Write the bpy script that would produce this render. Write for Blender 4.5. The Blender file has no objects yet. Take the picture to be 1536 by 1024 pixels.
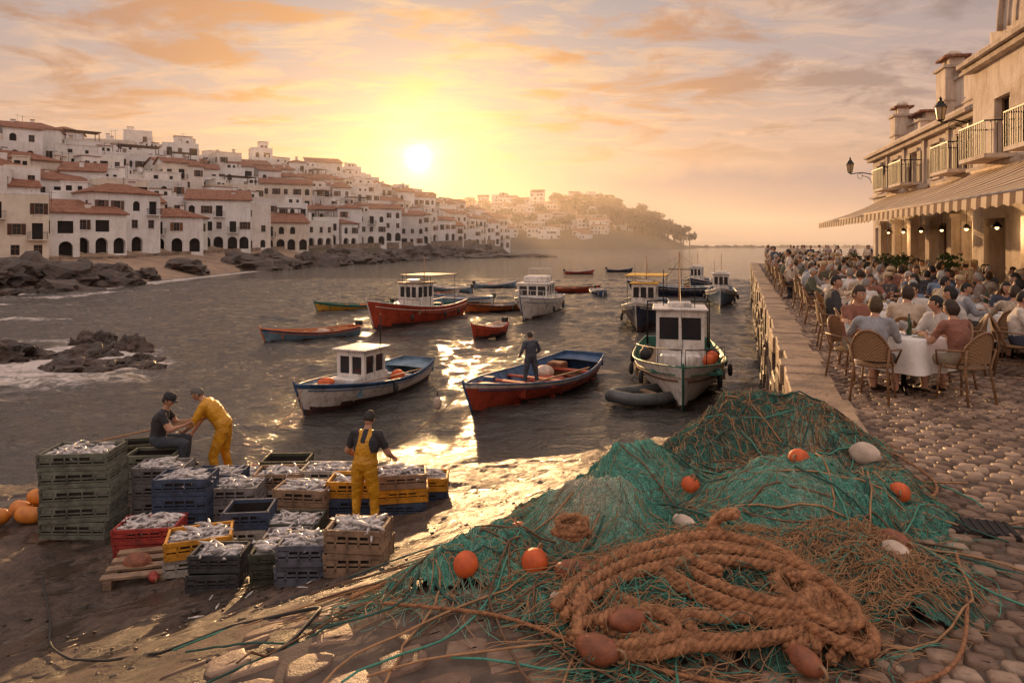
import bpy, math, random, bmesh
import numpy as np
from mathutils import Vector, Matrix, noise
random.seed(7); rng=np.random.default_rng(7)
R=math.radians
scene=bpy.context.scene
scene.view_settings.view_transform='Standard'; scene.view_settings.look='None'; scene.view_settings.exposure=0
# ------------------------------------------------ materials
def NT(m):
    m.use_nodes=True; return m.node_tree
def ramp(nt,fac,stops,interp='LINEAR'):
    r=nt.nodes.new('ShaderNodeValToRGB'); r.color_ramp.interpolation=interp
    el=r.color_ramp.elements
    while len(el)<len(stops): el.new(0.5)
    for e,(p,c) in zip(el,stops): e.position=p; e.color=(c[0],c[1],c[2],1)
    nt.links.new(fac,r.inputs[0]); return r.outputs[0]
def mixc(nt,f,a,b,mode='MIX'):
    n=nt.nodes.new('ShaderNodeMix'); n.data_type='RGBA'; n.blend_type=mode
    for s,v in ((n.inputs[0],f),(n.inputs[6],a),(n.inputs[7],b)):
        if hasattr(v,'is_output'): nt.links.new(v,s)
        elif isinstance(v,(int,float)): s.default_value=v
        else: s.default_value=(v[0],v[1],v[2],1)
    return n.outputs[2]
def mth(nt,op,a,b=0.0,c=None):
    n=nt.nodes.new('ShaderNodeMath'); n.operation=op
    for i,v in enumerate((a,b,c)):
        if v is None: continue
        if hasattr(v,'is_output'): nt.links.new(v,n.inputs[i])
        else: n.inputs[i].default_value=v
    return n.outputs[0]
def tc(nt,coord='Object',scale=(1,1,1)):
    t=nt.nodes.new('ShaderNodeTexCoord'); mp=nt.nodes.new('ShaderNodeMapping'); mp.inputs['Scale'].default_value=scale
    nt.links.new(t.outputs[coord],mp.inputs[0]); return mp.outputs[0]
def noi(nt,vec,scale,detail=4,rough=.55,dist=0):
    n=nt.nodes.new('ShaderNodeTexNoise'); n.inputs['Scale'].default_value=scale; n.inputs['Detail'].default_value=detail
    n.inputs['Roughness'].default_value=rough; n.inputs['Distortion'].default_value=dist
    if vec is not None: nt.links.new(vec,n.inputs['Vector'])
    return n.outputs['Fac']
def bumpn(nt,h,strength,dist,prev=None):
    b=nt.nodes.new('ShaderNodeBump'); b.inputs['Strength'].default_value=strength; b.inputs['Distance'].default_value=dist
    nt.links.new(h,b.inputs['Height'])
    if prev is not None: nt.links.new(prev,b.inputs['Normal'])
    return b.outputs[0]
def attr(nt,name):
    a=nt.nodes.new('ShaderNodeAttribute'); a.attribute_name=name; return a.outputs['Fac']
def mat(name,c1,c2=None,scale=4,rough=.7,bump=.3,bscale=30,bd=.01,metal=0,detail=5,sc3=(1,1,1),rough2=None,obj=None,emit=0,spec=.5):
    m=bpy.data.materials.new(name); nt=NT(m); P=nt.nodes['Principled BSDF']
    v=tc(nt,'Object',sc3)
    if c2 is None: c2=tuple(x*.7 for x in c1)
    f=noi(nt,v,scale,detail,.6)
    col=ramp(nt,f,[(.3,c2),(.62,c1)])
    if obj:
        oi=nt.nodes.new('ShaderNodeObjectInfo')
        oc=ramp(nt,oi.outputs['Random'],[(i/len(obj),c) for i,c in enumerate(obj)],'CONSTANT')
        col=mixc(nt,1.0,oc,col,'MULTIPLY')
    nt.links.new(col,P.inputs['Base Color'])
    P.inputs['Roughness'].default_value=rough; P.inputs['Metallic'].default_value=metal
    P.inputs['Specular IOR Level'].default_value=spec
    if rough2 is not None:
        r=ramp(nt,f,[(.35,(rough2,)*3),(.6,(rough,)*3)]); nt.links.new(r,P.inputs['Roughness'])
    if bump>0:
        h=noi(nt,v,bscale,4,.6); nt.links.new(bumpn(nt,h,bump,bd),P.inputs['Normal'])
    if emit>0:
        P.inputs['Emission Color'].default_value=(c1[0],c1[1],c1[2],1); P.inputs['Emission Strength'].default_value=emit
    return m
# ------------------------------------------------ mesh builder
class MB:
    def __init__(s): s.v=[];s.f=[];s.m=[];s.sm=[];s.mats=[]
    def mi(s,mt):
        if mt not in s.mats: s.mats.append(mt)
        return s.mats.index(mt)
    def add(s,vs,fs,mt,M=None,smooth=False):
        o=len(s.v)
        if M is not None: vs=[M@Vector(v) for v in vs]
        s.v.extend([(v[0],v[1],v[2]) for v in vs])
        if isinstance(mt,(list,)): ks=[s.mi(x) for x in mt]
        else: ks=[s.mi(mt)]*len(fs)
        for f,k in zip(fs,ks): s.f.append([i+o for i in f]); s.m.append(k); s.sm.append(smooth)
    def box(s,c,sz,mt,M=None,rz=0,top=1.0,bev=0):
        x,y,z=sz[0]/2,sz[1]/2,sz[2]/2
        if bev>0:
            b=bev; L=[]
            for zz,ins in((-z,b),(-z+b,0),(z-b,0),(z,b)):
                for sx,sy in((-1,-1),(1,-1),(1,1),(-1,1)): L.append((sx*(x-ins),sy*(y-ins),zz))
            F=[(3,2,1,0),(12,13,14,15)]
            for k in range(3):
                for i in range(4): j=(i+1)%4; F.append((k*4+i,k*4+j,k*4+4+j,k*4+4+i))
        else:
            L=[(-x,-y,-z),(x,-y,-z),(x,y,-z),(-x,y,-z),(-x*top,-y*top,z),(x*top,-y*top,z),(x*top,y*top,z),(-x*top,y*top,z)]
            F=[(3,2,1,0),(4,5,6,7),(0,1,5,4),(1,2,6,5),(2,3,7,6),(3,0,4,7)]
        T=Matrix.Translation(c)@Matrix.Rotation(rz,4,'Z')
        if M is not None: T=M@T
        s.add(L,F,mt,T)
    def tube(s,pts,rad,mt,n=8,M=None,cap=True,smooth=True,flat=1.0):
        pts=[Vector(p) for p in pts]; N=len(pts)
        if not hasattr(rad,'__len__'): rad=[rad]*N
        vs=[];ref=None
        for i,p in enumerate(pts):
            d=(pts[min(i+1,N-1)]-pts[max(i-1,0)])
            if d.length<1e-9: d=Vector((0,0,1))
            d.normalize()
            if ref is None:
                ref=Vector((0,0,1)) if abs(d.z)<.9 else Vector((1,0,0))
            a=d.cross(ref)
            if a.length<1e-6: a=d.cross(Vector((0,1,0)))
            a.normalize(); b=a.cross(d).normalized(); ref=b
            for k in range(n):
                t=2*math.pi*k/n; vs.append(p+a*math.cos(t)*rad[i]+b*math.sin(t)*rad[i]*flat)
        fs=[]
        for i in range(N-1):
            for k in range(n):
                k2=(k+1)%n; fs.append((i*n+k,i*n+k2,i*n+n+k2,i*n+n+k))
        if cap: fs.append(tuple(range(n-1,-1,-1))); fs.append(tuple(range((N-1)*n,N*n)))
        s.add(vs,fs,mt,M,smooth)
    def lathe(s,prof,mt,n=16,M=None,smooth=True,sx=1,sy=1):
        vs=[];fs=[]
        for r,z in prof:
            for k in range(n):
                t=2*math.pi*k/n; vs.append((r*math.cos(t)*sx,r*math.sin(t)*sy,z))
        for i in range(len(prof)-1):
            for k in range(n):
                k2=(k+1)%n; fs.append((i*n+k,i*n+k2,i*n+n+k2,i*n+n+k))
        fs.append(tuple(range(n-1,-1,-1))); fs.append(tuple(range((len(prof)-1)*n,len(prof)*n)))
        s.add(vs,fs,mt,M,smooth)
    def sph(s,c,r,mt,n=12,M=None):
        if not hasattr(r,'__len__'): r=(r,r,r)
        h=max(4,n//2+1)
        prof=[(max(.001,math.sin(math.pi*i/h)),-math.cos(math.pi*i/h)) for i in range(h+1)]
        T=Matrix.Translation(c)@Matrix.Diagonal((r[0],r[1],r[2],1))
        if M is not None: T=M@T
        s.lathe(prof,mt,n,T)
    def loft(s,rings,mt,n=14,smooth=True):
        vs=[]
        for c,a,b,rx,ry in rings:
            for k in range(n):
                t=2*math.pi*k/n; vs.append(Vector(c)+a*math.cos(t)*rx+b*math.sin(t)*ry)
        fs=[]
        for i in range(len(rings)-1):
            for k in range(n):
                k2=(k+1)%n; fs.append((i*n+k,i*n+k2,i*n+n+k2,i*n+n+k))
        fs.append(tuple(range(n-1,-1,-1))); fs.append(tuple(range((len(rings)-1)*n,len(rings)*n)))
        s.add(vs,fs,mt,None,smooth)
    def mesh(s,name):
        me=bpy.data.meshes.new(name); me.from_pydata(s.v,[],s.f)
        for m in s.mats: me.materials.append(m)
        me.polygons.foreach_set('material_index',s.m); me.polygons.foreach_set('use_smooth',s.sm); me.update(); return me
    def obj(s,name,parent=None,M=None):
        o=bpy.data.objects.new(name,s.mesh(name)); scene.collection.objects.link(o)
        if parent: o.parent=parent
        if M is not None: o.matrix_world=M
        return o
def inst(name,me,M,parent=None):
    o=bpy.data.objects.new(name,me); scene.collection.objects.link(o); o.matrix_world=M
    if parent: o.parent=parent
    return o
def empty(name,M=None):
    o=bpy.data.objects.new(name,None); scene.collection.objects.link(o)
    if M is not None: o.matrix_world=M
    return o
def TR(x,y,z,rz=0,s=1): return Matrix.Translation((x,y,z))@Matrix.Rotation(rz,4,'Z')@Matrix.Scale(s,4)
def gridmesh(name,X,Y,Z,mt,smooth=True,keep=None,attrs=None):
    ny,nx=X.shape; co=np.stack([X,Y,Z],-1).reshape(-1,3)
    I=np.arange(ny*nx).reshape(ny,nx)
    F=np.stack([I[:-1,:-1],I[:-1,1:],I[1:,1:],I[1:,:-1]],-1).reshape(-1,4)
    if keep is not None:
        k=(keep[:-1,:-1]|keep[:-1,1:]|keep[1:,1:]|keep[1:,:-1]).reshape(-1); F=F[k]
    return rawmesh(name,co,F,mt,smooth,attrs)
def rawmesh(name,co,F,mt,smooth=True,attrs=None):
    me=bpy.data.meshes.new(name); nF=len(F); w=F.shape[1]
    me.vertices.add(len(co)); me.vertices.foreach_set('co',co.astype(np.float32).ravel())
    me.loops.add(nF*w); me.loops.foreach_set('vertex_index',F.astype(np.int32).ravel())
    me.polygons.add(nF); me.polygons.foreach_set('loop_start',np.arange(0,nF*w,w,dtype=np.int32))
    me.update(calc_edges=True); me.validate()
    me.polygons.foreach_set('use_smooth',np.full(len(me.polygons),smooth))
    if attrs:
        for k,a in attrs.items():
            at=me.attributes.new(k,'FLOAT','POINT'); at.data.foreach_set('value',a.astype(np.float32).ravel())
    me.materials.append(mt)
    o=bpy.data.objects.new(name,me); scene.collection.objects.link(o); return o
_perm=rng.random((256,256))
def vn(x,y):
    xi=np.floor(x).astype(int); yi=np.floor(y).astype(int); fx=x-xi; fy=y-yi
    fx=fx*fx*(3-2*fx); fy=fy*fy*(3-2*fy)
    a=_perm[xi%256,yi%256]; b=_perm[(xi+1)%256,yi%256]; c=_perm[xi%256,(yi+1)%256]; d=_perm[(xi+1)%256,(yi+1)%256]
    return (a*(1-fx)+b*fx)*(1-fy)+(c*(1-fx)+d*fx)*fy
def fbm(x,y,o=4):
    r=0;a=.5;t=0
    for i in range(o): r=r+a*vn(x*2**i+17.3*i,y*2**i+5.1*i); t+=a; a*=.5
    return r/t
# ------------------------------------------------ camera
cd=bpy.data.cameras.new('camera'); cam=bpy.data.objects.new('camera',cd); scene.collection.objects.link(cam)
cam.location=(0,0,5.0); cam.rotation_euler=(R(90),0,0); cd.lens=24; cd.sensor_width=36; cd.shift_y=-150/1536
cd.clip_end=12000; cd.clip_start=.05; scene.camera=cam
# ------------------------------------------------ world
SE,SA=R(6.8),R(-7.8)
sd=Vector((math.sin(SA)*math.cos(SE),math.cos(SA)*math.cos(SE),math.sin(SE)))
w=bpy.data.worlds.new("World"); scene.world=w; w.use_nodes=True; nt=w.node_tree
for n in list(nt.nodes): nt.nodes.remove(n)
out=nt.nodes.new('ShaderNodeOutputWorld')
geo=nt.nodes.new('ShaderNodeTexCoord'); D=geo.outputs['Generated']
sep=nt.nodes.new('ShaderNodeSeparateXYZ'); nt.links.new(D,sep.inputs[0]); Z=sep.outputs[2]
dt=nt.nodes.new('ShaderNodeVectorMath'); dt.operation='DOT_PRODUCT'; nt.links.new(D,dt.inputs[0]); dt.inputs[1].default_value=sd
dot=mth(nt,'MAXIMUM',dt.outputs['Value'],0)
base=ramp(nt,Z,[(0,(.60,.36,.25)),(.07,(.67,.40,.26)),(.16,(.66,.43,.31)),(.25,(.56,.42,.36)),(.33,(.46,.38,.36)),(.46,(.74,.62,.55)),(1,(1.05,.93,.88))])  # top stops, above the frame, brightened as added fill for the foreground
azf=ramp(nt,dt.outputs['Value'],[(0,(1.35,1.2,1.14)),(.55,(.84,.80,.82)),(.75,(.92,.87,.88)),(.97,(1,1,1))])  # unseen sky behind the camera brightened to lift foreground ambient
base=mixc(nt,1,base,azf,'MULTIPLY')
zp=mth(nt,'ADD',mth(nt,'MAXIMUM',Z,0),.10)
cv=nt.nodes.new('ShaderNodeCombineXYZ')
nt.links.new(mth(nt,'DIVIDE',sep.outputs[0],zp),cv.inputs[0]); nt.links.new(mth(nt,'DIVIDE',sep.outputs[1],zp),cv.inputs[1])
def clouds(scale3,loc,sc,lo,hi,rot=12,ds=.5):
    mp=nt.nodes.new('ShaderNodeMapping'); nt.links.new(cv.outputs[0],mp.inputs[0]); mp.inputs['Scale'].default_value=scale3; mp.inputs['Location'].default_value=loc; mp.inputs['Rotation'].default_value=(0,0,R(rot))
    n=noi(nt,mp.outputs[0],sc,10,.62,ds); return ramp(nt,n,[(lo,(0,0,0)),(hi,(1,1,1))])
zf=ramp(nt,Z,[(.085,(0,0,0)),(.15,(1,1,1)),(.8,(1,1,1))])
c1=mth(nt,'MULTIPLY',clouds((.9,1.1,1),(3.3,1.7,0),1.9,.49,.60),zf); c2=mth(nt,'MULTIPLY',clouds((.9,1.8,1),(8.3,5.1,0),2.9,.46,.64,-8),zf)
cc=ramp(nt,dt.outputs['Value'],[(0,(.66,.56,.54)),(.70,(.33,.24,.22)),(.84,(.42,.25,.18)),(.92,(.60,.28,.13)),(.97,(.78,.35,.11)),(.99,(1.0,.52,.16)),(.998,(1.2,.75,.3))])
cl=ramp(nt,dt.outputs['Value'],[(0,(.85,.75,.72)),(.75,(.74,.50,.38)),(.93,(.95,.54,.27)),(.98,(1.05,.64,.26))])
base=mixc(nt,mth(nt,'MULTIPLY',c2,.6),base,cl)
base=mixc(nt,mth(nt,'MULTIPLY',c1,.88),base,cc)
bank=ramp(nt,mth(nt,'ADD',Z,mth(nt,'MULTIPLY',noi(nt,D,9,6,.6),.06)),[(.0,(.4,.4,.4)),(.05,(.75,.75,.75)),(.115,(.95,.95,.95)),(.136,(0,0,0))])
bx=ramp(nt,sep.outputs[0],[(.02,(0,0,0)),(.20,(1,1,1))])
bkm=mth(nt,'MULTIPLY',bank,bx)
base=mixc(nt,bkm,base,(.37,.25,.24))
block=mth(nt,'SUBTRACT',1.0,mth(nt,'MAXIMUM',mth(nt,'MULTIPLY',c1,.45),mth(nt,'MULTIPLY',bkm,.65)))
tot=base
for p,col,a in((10,(.45,.16,.02),.26),(50,(.85,.38,.04),.36),(250,(1,.60,.14),.55),(1200,(1,.72,.25),1.3),(9000,(1,.85,.5),2.5),(40000,(1,.9,.6),8)):
    g=mth(nt,'MULTIPLY',mth(nt,'MULTIPLY',mth(nt,'POWER',dot,p),a),block)
    vm=nt.nodes.new('ShaderNodeVectorMath'); vm.operation='SCALE'; vm.inputs[0].default_value=col; nt.links.new(g,vm.inputs['Scale'])
    tot=mixc(nt,1,tot,vm.outputs[0],'ADD')
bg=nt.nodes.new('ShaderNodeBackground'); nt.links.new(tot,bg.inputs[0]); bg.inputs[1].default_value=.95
sky=nt.nodes.new('ShaderNodeTexSky'); sky.sky_type='NISHITA'; sky.sun_disc=False; sky.sun_elevation=SE; sky.sun_rotation=SA
bg2=nt.nodes.new('ShaderNodeBackground'); nt.links.new(sky.outputs[0],bg2.inputs[0]); bg2.inputs[1].default_value=.012
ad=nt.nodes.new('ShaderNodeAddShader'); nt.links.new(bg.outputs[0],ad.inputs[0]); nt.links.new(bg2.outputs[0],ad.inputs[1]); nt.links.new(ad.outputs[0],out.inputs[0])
sl=bpy.data.lights.new('sun','SUN'); sl.energy=5.0; sl.angle=R(.6); sl.color=(1,.56,.24)
so=bpy.data.objects.new('sun',sl); scene.collection.objects.link(so); so.rotation_euler=sd.to_track_quat('Z','Y').to_euler()
# ------------------------------------------------ terrain functions
SS=[-.5,0,1,2,3.1,4,5.8,7,9.3,12.9,16,20,30]; HH=[2.05,2.1,2.55,3.1,3.6,3.95,4.4,4.55,4.72,4.9,5.2,6,8]
def gz(x,y):
    s=(y-x-4.9)/1.41
    return 5-(np.interp(s,SS,HH)+np.maximum(0,y-14)*.25)
def edge(y): return 3.39+.339*(y-7.94)
# ------------------------------------------------ shared mats
m_slip=bpy.data.materials.new('wet_concrete'); nt=NT(m_slip); P=nt.nodes['Principled BSDF']; v=tc(nt)
a=noi(nt,v,.8,8,.68,.5); b=noi(nt,v,7,8,.75); c=noi(nt,v,50,4,.65)
col=ramp(nt,a,[(.3,(.04,.028,.021)),(.48,(.085,.06,.045)),(.60,(.15,.105,.078)),(.72,(.27,.19,.14))])
col=mixc(nt,.8,col,ramp(nt,b,[(.35,(.35,.33,.32)),(.65,(1.5,1.4,1.3))]),'MULTIPLY')
vo=nt.nodes.new('ShaderNodeTexVoronoi'); vo.feature='DISTANCE_TO_EDGE'; vo.inputs['Scale'].default_value=2.2
vv=nt.nodes.new('ShaderNodeVectorMath'); vv.operation='ADD'; nt.links.new(v,vv.inputs[0])
nn=nt.nodes.new('ShaderNodeTexNoise'); nn.inputs['Scale'].default_value=3; nn.inputs['Detail'].default_value=7; nt.links.new(v,nn.inputs['Vector']); nt.links.new(nn.outputs['Color'],vv.inputs[1])
nt.links.new(vv.outputs[0],vo.inputs['Vector']); ck=ramp(nt,vo.outputs['Distance'],[(.0,(.35,.35,.35)),(.03,(1,1,1))])
pud=attr(nt,'puddle')
col=mixc(nt,.6,col,ck,'MULTIPLY'); col=mixc(nt,mth(nt,'MULTIPLY',pud,.65),col,(.025,.02,.016)); nt.links.new(col,P.inputs['Base Color'])
rg=ramp(nt,mth(nt,'ADD',mth(nt,'MULTIPLY',a,.6),mth(nt,'MULTIPLY',b,.4)),[(.40,(.26,.26,.26)),(.50,(.45,.45,.45)),(.58,(.75,.75,.75))])
nt.links.new(mixc(nt,pud,rg,(.07,.07,.07)),P.inputs['Roughness'])
inv=mth(nt,'SUBTRACT',1.0,mth(nt,'MULTIPLY',pud,.92))
bb=bumpn(nt,mth(nt,'MULTIPLY',b,inv),1.0,.07); bb=bumpn(nt,mth(nt,'MULTIPLY',c,inv),.7,.014,bb); bb=bumpn(nt,mth(nt,'MULTIPLY',ck,inv),.6,.02,bb); nt.links.new(bb,P.inputs['Normal'])
m_mortar=mat('mortar',(.14,.10,.075),(.06,.045,.035),6,.9,.5,60)
m_stone=bpy.data.materials.new('cobble_stone'); nt=NT(m_stone); P=nt.nodes['Principled BSDF']; v=tc(nt)
col=ramp(nt,attr(nt,'rnd'),[(0,(.15,.10,.07)),(.35,(.25,.165,.115)),(.7,(.35,.24,.165)),(1,(.45,.33,.24))])
col=mixc(nt,.8,col,ramp(nt,noi(nt,v,14,6,.7),[(.3,(.5,.47,.45)),(.7,(1.15,1.12,1.1))]),'MULTIPLY')
col=mixc(nt,.8,col,ramp(nt,noi(nt,v,.8,5,.6),[(.36,(.6,.55,.52)),(.58,(1.08,1.08,1.08))]),'MULTIPLY')
nt.links.new(col,P.inputs['Base Color']); nt.links.new(ramp(nt,noi(nt,v,2,4,.6),[(.35,(.34,.34,.34)),(.65,(.7,.7,.7))]),P.inputs['Roughness'])
nt.links.new(bumpn(nt,noi(nt,v,40,6,.7),.7,.014),P.inputs['Normal'])
m_rock=mat('rock',(.095,.065,.05),(.025,.02,.017),.9,.6,1,3,.25,rough2=.35)
# ------------------------------------------------ slipway
xs=np.arange(-20,8,.055); ys=np.arange(0,20,.055); X,Y=np.meshgrid(xs,ys)
wx=X+.6*fbm(X*1.1,Y*1.1,3); wy=Y+.6*fbm(X*1.1+7,Y*1.1+3,3)
rid=1-np.abs(2*fbm(wx*1.6,wy*1.6,4)-1)
nzv=(fbm(X*1.1,Y*1.1,4)-.5)*.12+(rid**3-.35)*.045+(fbm(X*7,Y*7,3)-.5)*.035
lvl=-.012+.004*(fbm(X*.3,Y*.3,2)-.5); pd=np.clip((lvl-nzv)/.006,0,1); nzv=np.maximum(nzv,lvl)
Zs=gz(X,Y)+nzv*np.clip((Y-X-4.6)/1.5,.15,1)
gridmesh('slipway_ground',X,Y,Zs-.012,m_slip,True,None,{'puddle':pd*np.clip((Y-X-4.9)/3,0,1)})
mb=MB()
for i in range(500):
    x=random.uniform(-6,.6); y=random.uniform(3,12)
    if (y-x-4.9)<-.2: continue
    r=random.uniform(.006,.022)*(2 if random.random()<.08 else 1); z=float(gz(x,y)); mb.sph((x,y,z),(r*random.uniform(.8,1.6),r,r*.6),m_rock,6)
mb.obj('pebbles')
# ------------------------------------------------ quay
mb=MB(); ft=62
pl=[(-7,-2.5),(-.5,4.0),(2.9,7.4),(edge(8),8.0),(edge(ft),ft),(36,ft),(50,-3)]
n=len(pl); vs=[(x,y,2.985) for x,y in pl]+[(x,y,-1) for x,y in pl]
mb.add(vs,[tuple(range(n-1,-1,-1))],m_mortar)
mb.add(vs,[(i,(i+1)%n,n+(i+1)%n,n+i) for i in range(n)],m_mortar)
mb.obj('quay_ground')
def stones(name,region,a,b,x0,x1,y0,y1,ang,zf,top=.02,seed=1,jit=.1,mt=None):
    r=np.random.default_rng(seed)
    ca,sa=math.cos(ang),math.sin(ang)
    nu=int((abs(x1-x0)+abs(y1-y0))*1.2/a); nv=int((abs(x1-x0)+abs(y1-y0))*1.2/b)
    U,V=np.meshgrid(np.arange(-nu,nu)*a,np.arange(-nv,nv)*b)
    U=U+(np.arange(2*nv)%2)[:,None]*a*.5+r.uniform(-.14,.14,U.shape)*a; V=V+r.uniform(-.12,.12,U.shape)*b+ .06*np.sin(U*1.7)
    cx=(x0+x1)/2+U*ca-V*sa; cy=(y0+y1)/2+U*sa+V*ca
    cx=cx.ravel(); cy=cy.ravel(); k=(cx>x0)&(cx<x1)&(cy>y0)&(cy<y1)&region(cx,cy)
    cx=cx[k]; cy=cy[k]; n=len(cx); S=9
    th=np.linspace(0,2*np.pi,S,endpoint=False)[None,:]+r.uniform(-.15,.15,(n,S))
    ct,st=np.cos(th),np.sin(th); p=.62
    sx=np.sign(ct)*np.abs(ct)**p*a*.49; sy=np.sign(st)*np.abs(st)**p*b*.48
    q=r.uniform(1-jit*1.5,1+jit*.6,(n,S))*r.uniform(.88,1.04,(n,1)); sx*=q; sy*=q
    rot=r.uniform(-.15,.15,(n,1))+ang; px=sx*np.cos(rot)-sy*np.sin(rot); py=sx*np.sin(rot)+sy*np.cos(rot)
    hz=r.uniform(-.005,.01,n); tx=r.uniform(-.05,.05,(n,1)); ty=r.uniform(-.05,.05,(n,1))
    rings=[]
    for sc,dz in((1,-.03),(.96,top*.5),(.82,top*.92),(.45,top)):
        gx=cx[:,None]+px*sc; gy=cy[:,None]+py*sc
        rings.append(np.stack([gx,gy,zf(gx,gy)+hz[:,None]+dz+tx*px*sc*2+ty*py*sc*2],-1))
    co=np.concatenate(rings,1).reshape(-1,3); F=[]
    for kk in range(3):
        for i in range(S):
            j=(i+1)%S; F.append((kk*S+i,kk*S+j,kk*S+S+j,kk*S+S+i))
    b0=3*S
    F+=[(b0,b0+1,b0+2,b0+3),(b0,b0+3,b0+4,b0+5),(b0,b0+5,b0+6,b0+8)]
    F=np.array(F)
    FF=(np.arange(n)[:,None,None]*(4*S)+F[None]).reshape(-1,4)
    rn=np.repeat(r.random(n),4*S)
    return rawmesh(name,co,FF,mt or m_stone,True,{'rnd':rn})
sfun=lambda x,y:(y-x-4.9)/1.41
stones('cobblestones',lambda x,y:((x>edge(y)+.55)|((y<7.6)&(sfun(x,y)<-.35)&(x>.55+.15*np.sin(y*5))))&(x<.82*y+1.5),.165,.125,-1,22,1.8,32,R(-19),lambda x,y:2.985+0*x,.026,1,.16)
gq=lambda x,y:np.maximum(gz(x,y),np.where(sfun(x,y)<-.3,2.985,-9))
stones('flagstones',lambda x,y:(sfun(x,y)<.35+.3*np.sin(x*4))&(x<=.45+.15*np.sin(y*5))&(fbm(x*2.5,y*2.5,2)>.36),.30,.21,-3.2,.8,1.6,5.0,R(28),gq,.010,5,.26)
m_cop=mat('coping_stone',(.38,.26,.17),(.14,.10,.07),1.8,.65,1,12,.04)
m_wallst=mat('quay_wall_stone',(.16,.10,.065),(.04,.03,.024),1.6,.7,.9,10,.05,rough2=.35)
mb=MB(); ea=math.atan2(1,.339); E=Vector((.321,.947,0)); Pp=Vector((.947,-.321,0)); L=-.9
while L<57:
    l=random.uniform(.55,1.2); c=Vector((3.39,7.94,0))+E*(L+l/2)+Pp*(.26+random.uniform(-.05,.05))
    mb.box((c.x,c.y,2.88+random.uniform(-.015,.015)),(l-.012,.62+random.uniform(-.04,.04),.34),m_cop,rz=ea+random.uniform(-.02,.02),bev=.022); L+=l
mb.obj('quay_coping')
mb=MB()
for row in range(7):
    L=-.9+random.uniform(-.4,0)
    while L<57:
        l=random.uniform(.5,1.3); c=Vector((3.39,7.94,0))+E*(L+l/2)+Pp*(.20+random.uniform(-.05,.05))
        mb.box((c.x,c.y,2.49-row*.44),(l-.015,.5,.425),m_wallst,rz=ea+random.uniform(-.02,.02),bev=.025); L+=l
mb.obj('quay_wall')
# ------------------------------------------------ water
m_water=bpy.data.materials.new('sea_water'); nt=NT(m_water); P=nt.nodes['Principled BSDF']; v=tc(nt)
P.inputs['IOR'].default_value=1.45
v2=tc(nt,'Object',(.7,1.35,1))
bb=bumpn(nt,noi(nt,v2,.9,5,.62,.3),1.0,.26); bb=bumpn(nt,noi(nt,v2,2.4,4,.6,.5),1.0,.13,bb); bb=bumpn(nt,noi(nt,v2,6.5,4,.6,.4),1.0,.045,bb); nt.links.new(bb,P.inputs['Normal'])
fo=attr(nt,'foam')
fn=mth(nt,'ADD',noi(nt,tc(nt,'Object',(1,1.8,1)),1.3,10,.78,.9),mth(nt,'MULTIPLY',fo,.36))
ff=ramp(nt,fn,[(.68,(0,0,0)),(.86,(1,1,1))])
ff=mth(nt,'MULTIPLY',ff,mth(nt,'MINIMUM',mth(nt,'MULTIPLY',fo,3),1))
nt.links.new(mixc(nt,ff,(.050,.046,.040),(.66,.58,.53)),P.inputs['Base Color'])
nt.links.new(mixc(nt,ff,(.09,.09,.09),(.7,.7,.7)),P.inputs['Roughness'])
rocks_near=[(-21.5,29,2.6,1.1,.9),(-18.5,29.5,1.5,.8,.6),(-17.3,31,1.2,.6,.7),(-15.8,28.6,1.3,.6,.35),(-17.5,27.3,1.6,.8,.45),(-14.9,27.6,.8,.5,.25),(-22,26.5,1.6,.9,.4),(-19.8,32.5,1.0,.6,.8)]
SH=np.array([(-75,38),(-49,66),(-46,72),(-45.5,100),(-45,128),(-33,158),(-28,195),(-7,270),(0,310),(-60,420)],float)
def sdist(X,Y,PL):
    best=np.full(X.shape,1e9); sg=np.zeros(X.shape)
    for (x0,y0),(x1,y1) in zip(PL[:-1],PL[1:]):
        dx,dy=x1-x0,y1-y0; l2=dx*dx+dy*dy
        t=np.clip(((X-x0)*dx+(Y-y0)*dy)/l2,0,1); ex=X-(x0+t*dx); ey=Y-(y0+t*dy); d=np.hypot(ex,ey)
        cr=dx*ey-dy*ex
        m=d<best; best=np.where(m,d,best); sg=np.where(m,np.sign(cr),sg)
    return best*sg
def foamf(X,Y):
    f=np.zeros(X.shape)
    for x,y,a,b,h in rocks_near: f+=np.exp(-(((X-x)/(a*1.5))**2+((Y-y)/(b*2.0))**2))*.7
    f+=.75*np.exp(-(((X+17)/6)**2+((Y-25)/1.6)**2))+.6*np.exp(-(((X+24)/7)**2+((Y-33.5)/1.2)**2))+.6*np.exp(-(((X+18)/5)**2+((Y-21)/1.0)**2))
    t=sdist(X,Y,SH); f+=np.exp(-((t+2.2)/2.2)**2)*.9*(Y<150)
    f+=.8*np.exp(-((t+9+2*np.sin(Y*.2))/1.6)**2)*np.exp(-((Y-62)/16)**2)
    f+=.9*np.exp(-((X+34)/12)**2-((Y-45-.05*X)/1.3)**2)+.75*np.exp(-((X+40)/12)**2-((Y-53)/1.3)**2)
    return np.clip(f,0,1)
def waves(X,Y):
    z=np.zeros(X.shape); r=np.random.default_rng(3)
    Xw=X+1.2*fbm(X*.4,Y*.4,2); Yw=Y+1.2*fbm(X*.4+9,Y*.4,2)
    for i in range(18):
        lam=.6*1.21**i; an=r.normal(R(-100),.8); k=2*np.pi/lam
        z+=.0110*lam**.62*np.sin(k*(np.cos(an)*Xw+np.sin(an)*Yw)+r.uniform(0,6.28))
    return z
xs=np.arange(-62,34.01,.16); ys=np.arange(9,92.01,.14); X,Y=np.meshgrid(xs,ys)
fade=np.clip(np.minimum.reduce([X+62,34-X,Y-9,92-Y])/4,0,1)
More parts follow.
